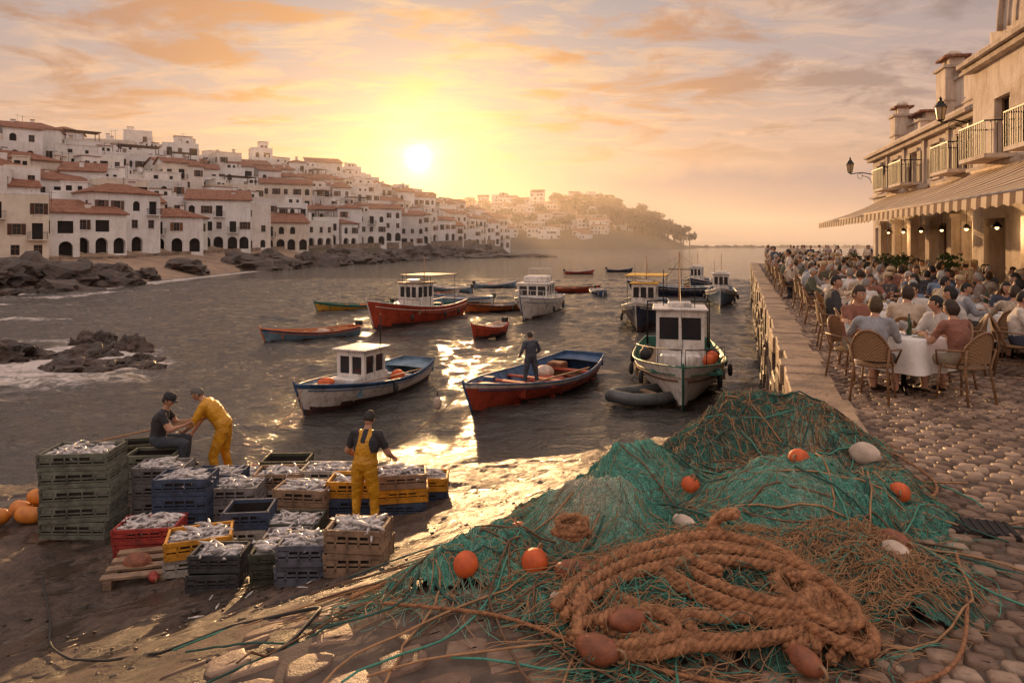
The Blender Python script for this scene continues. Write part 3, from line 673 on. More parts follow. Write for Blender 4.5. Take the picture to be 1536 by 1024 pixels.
for u in (4.5,7,9.5,12,14.5,17,19.5,22): mb.sph((u,-.35,2.45),.06,m_bulb,8); mb.tube([(u,-.35,2.5),(u,-.35,3.2)],.008,m_iron,4); mb.lathe([(.16,2.47),(.05,2.62),(.02,2.64)],m_iron,10,Matrix.Translation((u,-.35,0)))
mb.obj('pendant_lamps',None,RB)
for u in(7,14.5,19.5):
    l=bpy.data.lights.new('pendant_glow','POINT'); l.energy=45; l.color=(1,.6,.28); l.shadow_soft_size=.1; o=bpy.data.objects.new('pendant_glow',l); scene.collection.objects.link(o); o.location=RB@Vector((u,-.6,2.3))
m_lg=mat('lantern_glass',(.5,.38,.22),(.4,.3,.18),2,.2,0)
def lantern(u,yw,z,arm):
    mb=MB()
    mb.tube([(u,yw,z),(u,yw-arm*.5,z+.12),(u,yw-arm,z+.05)],.03,m_iron,6)
    sc=[(u,yw-.05-arm*.35*(1-math.cos(t*.35))*1.1,z-.5+.42*math.sin(t*.35)) for t in range(0,6)]; mb.tube(sc,.02,m_iron,5)
    mb.tube([(u,yw-arm*.55+.14*math.cos(t),z-.08+.14*math.sin(t)) for t in np.linspace(0,5.5,12)],.014,m_iron,5)
    mb.box((u,yw,z-.2),(.1,.05,.8),m_iron)
    c=Matrix.Translation((u,yw-arm,z+.08)); mb.lathe([(.03,0),(.10,.03),(.12,.06)],m_iron,6,c,False)
    mb.lathe([(.12,.07),(.19,.52)],m_lg,6,c,False); mb.lathe([(.24,.52),(.20,.56),(.09,.74),(.05,.76),(.06,.82),(.015,.92)],m_iron,6,c,False)
    for k in range(6):
        a=math.pi/3*k; mb.tube([(u+.12*math.cos(a),yw-arm+.12*math.sin(a),z+.14),(u+.195*math.cos(a),yw-arm+.195*math.sin(a),z+.6)],.012,m_iron,4)
    mb.obj('street_lamp',None,RB)
lantern(-.1,0,5.75,1.15); lantern(13.8,-.05,6.3,.9)
m_bush=mat('bush_leaves',(.06,.11,.03),(.025,.05,.015),6,.8,0); m_pot=mat('terracotta_pot',(.35,.15,.08),None,5,.8,.3)
for u,y,s in((13,-2.6,1),(15.4,-1.2,1.1),(17.5,-3.2,1),(9.5,-1,1),(5,-1,1),(1.5,-1.2,1)):
    mb=MB(); mb.lathe([(.18,0),(.28,.5),(.31,.5),(.31,.56),(.25,.56)],m_pot,14)
    for k in range(5): leafcloud(mb,(random.uniform(-.2,.2),random.uniform(-.2,.2),.8+random.uniform(0,.5)),(.3,.3,.28),90,.07,m_bush)
    mb.obj('potted_plant',None,RB@Matrix.Translation((u,y,0))@Matrix.Scale(s,4))
# ------------------------------------------------ people
m_skin=mat('skin',(.46,.25,.16),(.38,.20,.13),8,.55,0); m_lip=mat('lips',(.30,.11,.09),None,8,.5,0); m_eye=mat('eye_white',(.7,.68,.65),None,8,.3,0); m_iris=mat('iris',(.03,.02,.015),None,8,.3,0)
m_hair=mat('hair',(.9,.9,.9),(.5,.5,.5),40,.7,.5,120,obj=[(.02,.014,.01),(.05,.03,.018),(.015,.012,.01),(.10,.06,.03),(.30,.28,.26),(.45,.43,.4)])
m_hairdk=mat('hair_dark',(.03,.022,.018),(.012,.01,.008),40,.7,.4,120); m_hairgr=mat('hair_grey',(.14,.13,.12),(.05,.045,.04),40,.7,.4,120)
shc=[(.75,.68,.60),(.06,.08,.13),(.58,.47,.35),(.30,.13,.09),(.62,.58,.54),(.06,.06,.065),(.36,.37,.40),(.70,.60,.48),(.10,.09,.09),(.78,.74,.70),(.13,.14,.10),(.44,.34,.30),(.18,.24,.34)]
m_shirt=bpy.data.materials.new('shirt_cloth'); nt=NT(m_shirt); P=nt.nodes['Principled BSDF']; v=tc(nt); oi=nt.nodes.new('ShaderNodeObjectInfo')
oc=ramp(nt,oi.outputs['Random'],[(i/len(shc),c) for i,c in enumerate(shc)],'CONSTANT'); ckk=nt.nodes.new('ShaderNodeTexChecker'); ckk.inputs['Scale'].default_value=26; nt.links.new(v,ckk.inputs[0])
pm=mth(nt,'MULTIPLY',mth(nt,'GREATER_THAN',mth(nt,'FRACT',mth(nt,'MULTIPLY',oi.outputs['Random'],37.0)),.72),mth(nt,'MULTIPLY',ckk.outputs['Fac'],.4))
col=mixc(nt,pm,oc,(.10,.07,.06)); col=mixc(nt,1,col,ramp(nt,noi(nt,v,7,5,.6),[(.3,(.68,.68,.68)),(.62,(1,1,1))]),'MULTIPLY'); nt.links.new(col,P.inputs['Base Color']); P.inputs['Roughness'].default_value=.9; nt.links.new(bumpn(nt,noi(nt,tc(nt,'Object',(1,1,.45)),16,4,.6,.6),.9,.04),P.inputs['Normal'])
m_trou=mat('trouser_cloth',(1,1,1),(.8,.8,.8),6,.9,.5,25,.02,obj=[(.05,.06,.09),(.30,.25,.18),(.08,.07,.06),(.45,.40,.33),(.03,.03,.035)])
m_shoe=mat('shoe_leather',(.05,.03,.02),None,8,.5,0)
m_yel=mat('yellow_oilskin',(.66,.32,.012),(.38,.17,.008),4,.42,.9,10,.05); m_blackt=mat('dark_shirt',(.04,.04,.048),(.02,.02,.024),8,.9,.7,16,.03); m_navy=mat('navy_jacket',(.07,.08,.11),(.04,.045,.06),8,.9,.7,14,.03); m_jean=mat('work_trousers',(.06,.07,.09),None,8,.9,.6,14,.03); m_boot=mat('rubber_boot',(.03,.03,.025),None,6,.4,0)
V3=lambda *a:Vector(a)
def capsule(mb,a,b,ra,rb,mt=None,n=12):
    a=Vector(a);b=Vector(b); d=(b-a); d.normalize()
    mb.tube([a-d*ra,a-d*ra*.7,a,a*.5+b*.5,b,b+d*rb*.7,b+d*rb],[ra*.08,ra*.7,ra,(ra+rb)/2*1.02,rb,rb*.7,rb*.08],m_skin,n)
def hand(mb,w,d,pn,sd,curl=.5):
    d=Vector(d).normalized(); pn=Vector(pn); pn=(pn-d*pn.dot(d)).normalized(); s=d.cross(pn).normalized()*sd; w=Vector(w); mt=m_skin
    mb.loft([(w-d*.02,s,pn,.024,.02),(w+d*.02,s,pn,.032,.017),(w+d*.055,s,pn,.041,.016),(w+d*.088,s,pn,.039,.012)],mt,10)
    for i,l in enumerate((.068,.078,.072,.056)):
        b=w+d*.083+s*(.029-.0195*i); a=curl*.55; p=[b-d*.01]; dr=d.copy(); ps=b
        for j,fr in enumerate((.45,.32,.23)):
            dr=(dr*math.cos(a)+pn*math.sin(a)).normalized(); ps=ps+dr*l*fr; p.append(ps); a=curl*.75
        mb.tube(p,[.0095,.009,.008,.006],mt,6)
    b=w+d*.025+s*.028; mb.tube([b,b+(s*.75+d*.6+pn*.25).normalized()*.035,b+(s*.6+d*.75+pn*.3).normalized()*.062,b+(s*.4+d*.85+pn*.5*curl).normalized()*.085],[.014,.012,.010,.007],mt,6)
def head(mb,c,fwd,up=(0,0,1),hair=None,hat=None,longh=False,hm=None):
    f=Vector(fwd).normalized(); u=Vector(up); u=(u-f*u.dot(f)).normalized(); s=f.cross(u)
    Mh=Matrix(((s.x,f.x,u.x,c[0]),(s.y,f.y,u.y,c[1]),(s.z,f.z,u.z,c[2]),(0,0,0,1)))
    n=22;h=18;V=[];F=[]
    def shp(x,y,z,k=1.0):
        jw=1-.30*max(0,-z)**1.2; X=x*.078*jw; Y=y*.096; Zz=z*.118
        if y>0: Y*=.95-.06*max(0,-z)
        if y<0 and z<-.3: Y*=1-.5*(-z-.3)
        if y>.55 and k==1.0:
            Y+=.022*math.exp(-((x/.16)**2+((z+.12)/.22)**2))
            for e in(-1,1): Y-=.010*math.exp(-(((x-e*.42)/.18)**2+((z-.08)/.13)**2))
            Y+=.006*math.exp(-((z-.26)/.08)**2)*math.exp(-(x/.5)**2); Y+=.006*math.exp(-((z+.86)/.12)**2)*math.exp(-(x/.3)**2)
        return Vector((X*k,Y*k,Zz*k))
    for i in range(h+1):
        ph=math.pi*i/h
        for k in range(n):
            t=2*math.pi*k/n+math.pi/2; V.append(shp(math.sin(ph)*math.cos(t),math.sin(ph)*math.sin(t),-math.cos(ph)))
    for i in range(h):
        for k in range(n): k2=(k+1)%n; F.append((i*n+k,i*n+k2,i*n+n+k2,i*n+n+k))
    mb.add(V,F,m_skin,Mh,True)
    V=[]; hm=hm or m_hair
    for i in range(h+1):
        ph=math.pi*i/h
        for k in range(n):
            t=2*math.pi*k/n+math.pi/2; x,y,z=math.sin(ph)*math.cos(t),math.sin(ph)*math.sin(t),-math.cos(ph)
            low=-.95 if longh else -.35
            ok=(z>.42) or (y<.18 and z>low and not(y>-.1 and z<-.1 and not longh))
            kk=1.09+.03*math.sin(k*2.3+i*1.7)+(.08 if longh and z<0 else 0); V.append(shp(x,y,z,kk if ok else .93))
    mb.add(V,F,hm,Mh,True)
    for e in(-1,1):
        mb.sph((e*.031,.079,.011),(.0115,.009,.009),m_eye,8,Mh); mb.sph((e*.031,.087,.011),(.0055,.004,.0055),m_iris,6,Mh)
        mb.sph((e*.078,-.005,-.005),(.01,.019,.03),m_skin,8,Mh); mb.box((e*.031,.088,.031),(.032,.008,.006),hm,Mh)
    mb.sph((0,.086,-.055),(.023,.008,.007),m_lip,8,Mh)
    if hat:
        mb.lathe([(.104,.045),(.106,.08),(.098,.12),(.07,.147),(.01,.156)],hat,18,Mh,True,.87,1.02)
        mb.loft([(Mh@Vector((0,.06,.05)),s,f,.07,.05),(Mh@Vector((0,.10,.043)),s,f,.075,.065),(Mh@Vector((0,.10,.037)),s,f,.07,.06)],hat,14)
def person(J,matfn,g=1.0,vox=.02,**hk):
    mb=MB(); side=(J['shR']-J['shL']).normalized(); seg=[]
    pel,che,nk=J['pel'],J['che'],J['nk']; hs=(J['hipR']-J['hipL']).normalized()
    def fr(s,ax): return ax.cross(s).normalized()
    ax=(che-pel).normalized(); wa=pel.lerp(che,.5)
    mb.loft([(pel-ax*.09,hs,fr(hs,ax),.06*g,.05*g),(pel-ax*.05,hs,fr(hs,ax),.14*g,.10*g),(pel+ax*.04,hs,fr(hs,ax),.165*g,.12*g),(wa,(hs+side).normalized(),fr(side,ax),.145*g,.11*g),(che,side,fr(side,ax),.165*g,.12*g),
        (che+ax*.10,side,fr(side,ax),.165*g,.115*g),(nk-(nk-che).normalized()*.045,side,fr(side,ax),.13,.085),(nk,side,fr(side,ax),.055,.05)],m_skin,18)
    def C(a,b,ra,rb,lab): capsule(mb,a,b,ra,rb); seg.append((Vector(a),Vector(b),ra,rb,lab))
    seg.append((pel-ax*.05,pel+ax*.05,.13*g,.13*g,'hip')); seg.append((wa,che+ax*.1,.13*g,.14*g,'torso'))
    C(nk-ax*.03,J['head']+Vector((0,0,-.04)),.056,.05,'neck')
    for k in 'LR':
        C(nk-ax*.05+ (J['sh'+k]-nk)*.25,J['sh'+k],.055*g,.062*g,'torso'); C(J['sh'+k],J['el'+k],.060*g,.045*g,'uarm'); C(J['el'+k],J['wr'+k],.045*g,.029,'farm')
        C(J['hip'+k],J['kn'+k],.092*g,.064*g,'thigh'); C(J['kn'+k],J['an'+k],.062*g,.044*g,'calf')
        toe=J['an'+k]+J.get('toe',Vector((0,.17,-.045))); C(J['an'+k]+Vector((0,0,-.03)),toe,.045,.036,'foot')
    tmp=mb.obj('tmp'); md=tmp.modifiers.new('r','REMESH'); md.mode='VOXEL'; md.voxel_size=vox; sm=tmp.modifiers.new('s','SMOOTH'); sm.iterations=3; sm.factor=.6
    dg=bpy.context.evaluated_depsgraph_get(); me=tmp.evaluated_get(dg).to_mesh()
    co=np.empty(len(me.vertices)*3); me.vertices.foreach_get('co',co); co=co.reshape(-1,3); fs=[tuple(p.vertices) for p in me.polygons]
    cen=np.array([co[list(f)].mean(0) for f in fs]); best=np.full(len(fs),9.); lab=np.zeros(len(fs),int); tt=np.zeros(len(fs))
    for i,(a,b,ra,rb_,l) in enumerate(seg):
        a=np.array(a);b=np.array(b);ab=b-a; t=np.clip(((cen-a)@ab)/max(1e-9,ab@ab),0,1); d=np.linalg.norm(cen-(a+t[:,None]*ab),axis=1)-(ra+(rb_-ra)*t)
        m=d<best; best[m]=d[m]; lab[m]=i; tt[m]=t[m]
    tmp.evaluated_get(dg).to_mesh_clear(); bpy.data.objects.remove(tmp)
    o=MB(); mm=[matfn(seg[l][4],t,Vector(c)) for l,t,c in zip(lab,tt,cen)]
    vv=[]
    for c in co:
        p=Vector(c); q=noise.noise(p*9)*.010+noise.noise(Vector((p.x*30,p.y*30,p.z*12)))*.007; vv.append((c[0]+q,c[1]+q*.7,c[2]+q*.3))
    o.add(vv,fs,mm,None,True)
    head(o,J['head'],J['look'],hair=True,**hk)
    for k,sg in(('L',-1),('R',1)):
        d=J.get('hd'+k) or (J['wr'+k]-J['el'+k]); hand(o,J['wr'+k]+d.normalized()*.01,d,J.get('pn'+k,Vector((0,0,-1))),sg*J.get('thumb',1),J.get('curl',.6))
    return o
def overalls(l,t,c):
    if l=='neck': return m_skin
    if l=='farm': return m_skin
    if l=='uarm': return m_blackt if t<.75 else m_skin
    if l=='foot': return m_boot
    if l in('thigh','calf','hip'): return m_yel
    if c.z<1.16: return m_yel
    if c.z<1.30 and abs(c.x)<.13-(c.z-1.16)*.35: return m_yel
    if c.z>=1.28 and .035<abs(c.x-.0)<.08+(c.z-1.28)*.15 : return m_yel
    return m_blackt
J=dict(pel=V3(0,0,.95),che=V3(.01,.05,1.22),nk=V3(0,.10,1.46),head=V3(0,.17,1.60),look=V3(0,1,-.55),shL=V3(-.195,.08,1.40),shR=V3(.195,.08,1.40),elL=V3(-.31,.10,1.13),elR=V3(.31,.12,1.13),wrL=V3(-.28,.33,.98),wrR=V3(.30,.35,1.0),
  hipL=V3(-.095,0,.90),hipR=V3(.095,0,.90),knL=V3(-.13,.03,.49),knR=V3(.13,.05,.49),anL=V3(-.14,-.02,.08),anR=V3(.15,.02,.08))
MA=person(J,overalls,1.16,.016,hm=m_hairdk)
def putm(mbm,name,M):
    o=mbm.obj(name); o.matrix_world=M; return o
fx_,fy_=-2.16,10.0
putm(MA,'fisherman',TR(fx_,fy_,float(gz(fx_,fy_)),R(-12),1.0))
def allyel(l,t,c):
    if l=='neck': return m_skin
    if l=='farm': return m_yel if t<.25 else m_skin
    if l=='foot': return m_boot
    return m_yel
J=dict(pel=V3(0,-.05,.98),che=V3(0,.12,1.22),nk=V3(0,.27,1.42),head=V3(0,.38,1.52),look=V3(0,1,-.7),shL=V3(-.19,.24,1.35),shR=V3(.19,.24,1.35),elL=V3(-.22,.38,1.08),elR=V3(.22,.36,1.08),wrL=V3(-.12,.56,.92),wrR=V3(.14,.50,.84),
  hipL=V3(-.095,-.05,.92),hipR=V3(.095,-.05,.92),knL=V3(-.13,.10,.50),knR=V3(.14,-.02,.50),anL=V3(-.13,.05,.08),anR=V3(.16,-.12,.08),pnL=V3(1,0,0),pnR=V3(-1,0,0),curl=1.1)
MBp=person(J,allyel,1.25,.018,hm=m_hairgr)
bx,by=-5.75,13.5; putm(MBp,'fisherman',TR(bx,by,float(gz(bx,by)),R(98),1.16))
m_pole=mat('wood_pole',(.40,.22,.11),(.25,.13,.06),10,.6,.2)
def vest(l,t,c):
    if l=='neck' or l=='farm': return m_skin
    if l=='uarm': return m_blackt if t<.6 else m_skin
    if l=='foot': return m_boot
    if l in('thigh','calf','hip'): return m_jean
    return m_blackt
def seated(lean=0,arms='table',gaze=(0,1,-.1)):
    z=.53
    J=dict(pel=V3(0,0,z),che=V3(0,-.02+lean*.5,z+.29),nk=V3(0,lean,z+.53),head=V3(0,lean+.05,z+.67),look=Vector(gaze),shL=V3(-.19,lean*.9,z+.47),shR=V3(.19,lean*.9,z+.47),hipL=V3(-.095,.04,z-.02),hipR=V3(.095,.04,z-.02),
      knL=V3(-.13,.46,.50),knR=V3(.14,.45,.49),anL=V3(-.12,.44,.08),anR=V3(.15,.38,.08))
    el=z+.22
    if arms=='table': J.update(elL=V3(-.26,lean+.12,el),elR=V3(.26,lean+.12,el),wrL=V3(-.14,lean+.34,.80),wrR=V3(.16,lean+.34,.80))
    elif arms=='lap': J.update(elL=V3(-.25,lean+.05,el),elR=V3(.25,lean+.05,el),wrL=V3(-.12,.26,.66),wrR=V3(.12,.26,.66))
    elif arms=='drink': J.update(elL=V3(-.26,lean+.1,el),elR=V3(.27,lean+.2,el+.02),wrL=V3(-.14,lean+.32,.80),wrR=V3(.12,lean+.30,z+.52),hdR=V3(-.3,.3,.8))
    else: J.update(elL=V3(-.33,lean+.1,el+.05),elR=V3(.25,lean+.12,el),wrL=V3(-.42,lean+.30,z+.38),wrR=V3(.14,lean+.32,.80))
    return J
J=seated(.12,'table',(.2,1,-.5)); J['pnL']=V3(0,1,0); J['pnR']=V3(0,1,0); J['curl']=1.1
MC=person(J,vest,1.15,.018,hat=m_blackt,hm=m_hairdk)
cx_,cy_=-6.75,13.0; zc=float(gz(cx_,cy_)); putm(MC,'seated_fisherman',TR(cx_,cy_,zc+.42,R(-75),1.10))
mb=MB(); mb.tube([(-7.9,12.6,zc+1.04),(-6.4,13.2,zc+1.27),(-5.9,13.4,zc+1.33)],.018,m_pole,8); mb.obj('wooden_oar')
# ------------------------------------------------ diners
def cloth(short=True,long=False):
    def fn(l,t,c):
        if l=='neck': return m_skin
        if l=='farm': return m_skin if short or t>.9 else m_shirt
        if l=='uarm': return m_shirt if (not short or t<.7) else m_skin
        if l=='foot': return m_shoe
        if l=='torso': return m_shirt
        if l=='calf' and long: return m_skin
        return m_trou
    return fn
variants=[]
m_hat=mat('straw_hat',(.55,.42,.25),None,30,.8,.4,80)
for i,(le,ar,gz_,sh,lg,lh,g,ht) in enumerate([(.02,'table',(0,1,-.15),True,False,False,1.15,None),(-.04,'lap',(.5,1,0),False,False,False,1.22,None),(.08,'table',(-.3,1,-.3),True,True,True,1.0,None),(.0,'drink',(.2,1,0),True,False,False,1.08,m_hat),(-.02,'gest',(-.5,1,.05),False,True,True,1.0,None),(.05,'lap',(-.7,.8,0),True,False,True,1.02,None),(.1,'table',(.6,1,-.1),False,False,False,1.28,None)]):
    mbp=person(seated(le,ar,gz_),cloth(sh,lg),g,.024,longh=lh,hat=ht); variants.append(mbp.mesh('seated_diner'))
stand=[]
for i in range(2):
    J=dict(pel=V3(0,0,.95),che=V3(0,0,1.22),nk=V3(0,.0,1.46),head=V3(0,.03,1.60),look=V3(.2*i,1,-.1),shL=V3(-.19,0,1.40),shR=V3(.19,0,1.40),elL=V3(-.26,-.03,1.12),elR=V3(.27,.0,1.13),wrL=V3(-.24,.12*i+.05,.88),wrR=V3(.25,.08,.88),hipL=V3(-.095,0,.90),hipR=V3(.095,0,.90),knL=V3(-.10,.04,.49),knR=V3(.12,-.03,.49),anL=V3(-.11,.02,.08),anR=V3(.13,-.08,.08))
    stand.append(person(J,cloth(True),1.05,.024).mesh('standing_person'))
def jacket(l,t,c):
    if l=='neck': return m_skin
    if l=='farm' and t>.92: return m_skin
    if l in('uarm','farm','torso'): return m_navy
    if l=='foot': return m_boot
    return m_jean
J=dict(pel=V3(0,0,.95),che=V3(0,0.02,1.22),nk=V3(0,.03,1.46),head=V3(0,.08,1.60),look=V3(0,1,-.3),shL=V3(-.20,0.02,1.40),shR=V3(.20,0.02,1.40),elL=V3(-.32,.0,1.13),elR=V3(.32,.05,1.14),wrL=V3(-.26,.22,1.0),wrR=V3(.24,.25,.98),hipL=V3(-.095,0,.90),hipR=V3(.095,0,.90),knL=V3(-.16,.04,.49),knR=V3(.17,-.01,.49),anL=V3(-.18,.02,.08),anR=V3(.20,-.05,.08))
MD=person(J,jacket,1.15,.02,hm=m_hairdk)
m_wick=bpy.data.materials.new('wicker'); nt=NT(m_wick); P=nt.nodes['Principled BSDF']; v=tc(nt)
ckr=nt.nodes.new('ShaderNodeTexChecker'); ckr.inputs['Scale'].default_value=55; ckr.inputs[1].default_value=(.36,.21,.10,1); ckr.inputs[2].default_value=(.14,.08,.04,1); nt.links.new(v,ckr.inputs[0]); nt.links.new(ckr.outputs[0],P.inputs['Base Color']); P.inputs['Roughness'].default_value=.6; nt.links.new(bumpn(nt,ckr.outputs['Fac'],.8,.01),P.inputs['Normal'])
m_cane=mat('cane',(.28,.15,.07),(.15,.075,.035),9,.5,.2)
mb=MB()
mb.loft([(V3(0,0,.425),V3(1,0,0),V3(0,1,0),.21,.21),(V3(0,0,.44),V3(1,0,0),V3(0,1,0),.235,.235),(V3(0,0,.455),V3(1,0,0),V3(0,1,0),.235,.235),(V3(0,0,.465),V3(1,0,0),V3(0,1,0),.21,.21)],m_wick,18)
for sx in(-1,1):
    mb.tube([(sx*.17,.17,.44),(sx*.20,.20,0)],.014,m_cane,6)
    mb.tube([(sx*.22,-.27,0),(sx*.19,-.20,.44),(sx*.225,-.25,.68)],.015,m_cane,6)
    mb.tube([(sx*.20,.19,.2),(sx*.205,-.23,.2)],.009,m_cane,5)
    mb.tube([(sx*.24,-.24,.67),(sx*.29,-.05,.66),(sx*.28,.13,.64),(sx*.2,.19,.45)],.013,m_cane,6)
mb.tube([(-.2,.19,.23),(.2,.19,.23)],.009,m_cane,5)
bkf=lambda a,z:(.25*math.sin(a),-.06-.22*math.cos(a)-.10*max(0,z-.45),z)
arc=[bkf(a,.46+.44*math.cos(a/1.25*math.pi/2)**.6 if abs(a)<1.25 else .46) for a in np.linspace(-1.25,1.25,17)]
mb.tube(arc,.016,m_cane,6)
V=[];F=[];na=14
for a in np.linspace(-1.2,1.2,na):
    top=.45+.44*max(0,math.cos(a/1.25*math.pi/2))**.6
    for q in range(6): V.append(bkf(a,.52+(top-.52)*q/5))
for i in range(na-1):
    for q in range(5): k=i*6+q; F.append((k,k+6,k+7,k+1))
mb.add(V,F,m_wick,None,True); mb.add([(p[0]*.96,p[1]+.012,p[2]) for p in V],[f[::-1] for f in F],m_wick,None,True)
chair_me=mb.mesh('wicker_chair')
m_cloth=mat('tablecloth',(.78,.74,.70),(.62,.58,.55),3,.85,.3,6,.05); m_plate=mat('porcelain',(.8,.8,.78),None,3,.25,0); m_wine=mat('glassware',(.35,.33,.30),None,3,.08,0,spec=.8); m_food=mat('food',(.45,.2,.06),(.2,.25,.05),20,.6,.4,60); m_glassb=mat('bottle_glass',(.03,.06,.02),None,3,.1,0)
def table_mesh():
    mb=MB(); V=[];F=[];n=40
    def sq(a,r):
        c,s=math.cos(a),math.sin(a); k=1/max(abs(c),abs(s)); k=min(k,1.32); return (r*c*k,r*s*k)
    for j,(r,z) in enumerate([(.02,.755),(.38,.755),(.405,.745),(.42,.62),(.45,.45),(.47,.32)]):
        for i in range(n):
            a=2*math.pi*i/n; x,y=sq(a,r+(.03*math.sin(a*8)*max(0,(j-2))/3)); V.append((x,y,z))
    for j in range(5):
        for i in range(n): i2=(i+1)%n; F.append((j*n+i,j*n+i2,j*n+n+i2,j*n+n+i))
    mb.add(V,F,m_cloth,None,True); mb.tube([(0,0,0),(0,0,.7)],.035,m_iron,8)
    for k in range(4): a=k*math.pi/2+.7; mb.tube([(0,0,.08),(.3*math.cos(a),.3*math.sin(a),.02)],.02,m_iron,6)
    for k in range(4):
        a=k*math.pi/2; x,y=.24*math.cos(a),.24*math.sin(a)
        mb.lathe([(.06,.757),(.11,.77),(.105,.772),(.05,.763)],m_plate,16,Matrix.Translation((x,y,0))); mb.sph((x,y,.775),(.05,.045,.02),m_food,8)
        gx,gy=x*.6+.1*math.sin(a+1),y*.6+.1*math.cos(a+1)
        mb.lathe([(.03,.757),(.005,.762),(.005,.83),(.03,.86),(.035,.90),(.028,.94)],m_wine,10,Matrix.Translation((gx,gy,0)))
    mb.lathe([(.035,.757),(.037,.93),(.013,.98),(.013,1.04)],m_glassb,10,Matrix.Translation((.05,-.04,0)))
    return mb.mesh('dining_table')
tab_me=table_mesh()
def terr(L,p): q=Vector((3.39,7.94,0))+E*L+Pp*p; return q.x,q.y
def addtable(x,y,rot,nsk=0.12,who=None):
    inst('dining_table',tab_me,TR(x,y,2.992,rot))
    for k in range(4):
        if who is not None and k not in who: continue
        a=rot+k*math.pi/2+random.uniform(-.2,.2); rr=random.uniform(.70,.84); cx,cy=x+math.cos(a)*rr,y+math.sin(a)*rr; fz=a+math.pi/2
        if who is None and random.random()<nsk:
            inst('wicker_chair',chair_me,TR(cx,cy,3.0,fz)); continue
        fz+=random.uniform(-.3,.3)
        inst('wicker_chair',chair_me,TR(cx-.02*math.cos(a),cy,3.0,fz))
        i=who[k] if who is not None else random.randrange(7)
        sc=random.uniform(.93,1.07); inst('seated_diner',variants[i],TR(cx-.05*math.cos(a),cy-.05*math.sin(a),3.0-(sc-1)*.4,fz,sc))
for i in range(22):
    for j in range(7):
        L=1.5+i*1.95+random.uniform(-.2,.2); p=1.75+j*1.95+random.uniform(-.2,.2)
        x,y=terr(L,p)
        fac=9.99+.266*y
        if x>fac-1.0-(.4 if y<22 else 0) or x>.80*y+.4: continue
        rot=random.uniform(-.4,.4)-R(18)
        if i==0 and j==0: addtable(5.25,9.15,R(-18+45),0,{3:2,2:4,1:0,0:6}); continue
        addtable(x,y,rot)
for k in range(26):
    L=random.uniform(38,53); p=random.uniform(.9,9); x,y=terr(L,p); inst('standing_person',random.choice(stand),TR(x,y,2.99,random.uniform(0,6.28)))
for L,p in((17,.85),(30,.9),(34,.9)): x,y=terr(L,p); inst('standing_person',random.choice(stand),TR(x,y,3.0,random.uniform(0,6.28)))
# ------------------------------------------------ boats
def paint(n,c,r=.4):
    m=bpy.data.materials.new('paint_'+n); nt=NT(m); P=nt.nodes['Principled BSDF']; v=tc(nt)
    f=noi(nt,v,2.2,8,.7,.3); st=noi(nt,tc(nt,'Object',(3,3,.5)),2.0,6,.7)
    col=ramp(nt,f,[(.32,tuple(x*.45 for x in c)),(.46,tuple(x*.88 for x in c)),(.6,c)]); col=mixc(nt,.65,col,ramp(nt,st,[(.36,(.5,.42,.35)),(.5,(1,1,1))]),'MULTIPLY')
    nt.links.new(col,P.inputs['Base Color']); nt.links.new(ramp(nt,f,[(.35,(r*1.6,)*3),(.6,(r,)*3)]),P.inputs['Roughness']); nt.links.new(bumpn(nt,noi(nt,v,12,6,.7),.4,.02),P.inputs['Normal']); return m
pr=paint('red',(.46,.07,.03)); pw=paint('white',(.76,.72,.67)); pb=paint('blue',(.04,.10,.21)); pn=paint('navy',(.018,.03,.075)); po=paint('orange',(.52,.14,.03)); pg=paint('green',(.03,.16,.11)); py=paint('yellow',(.65,.36,.05)); pbr=paint('brown',(.22,.08,.04),.6); plb=paint('lightblue',(.17,.27,.36)); pbl=paint('antifoul',(.08,.035,.03),.6); m_deck=mat('deck_wood',(.32,.21,.13),(.14,.09,.06),5,.7,.4,20); m_can=mat('canopy_canvas',(.75,.42,.05),None,3,.8,.3); m_rubber=mat('rubber',(.025,.025,.025),None,6,.6,.2); m_rope=mat('thin_rope',(.35,.22,.12),(.18,.10,.05),30,.9,.5,80)
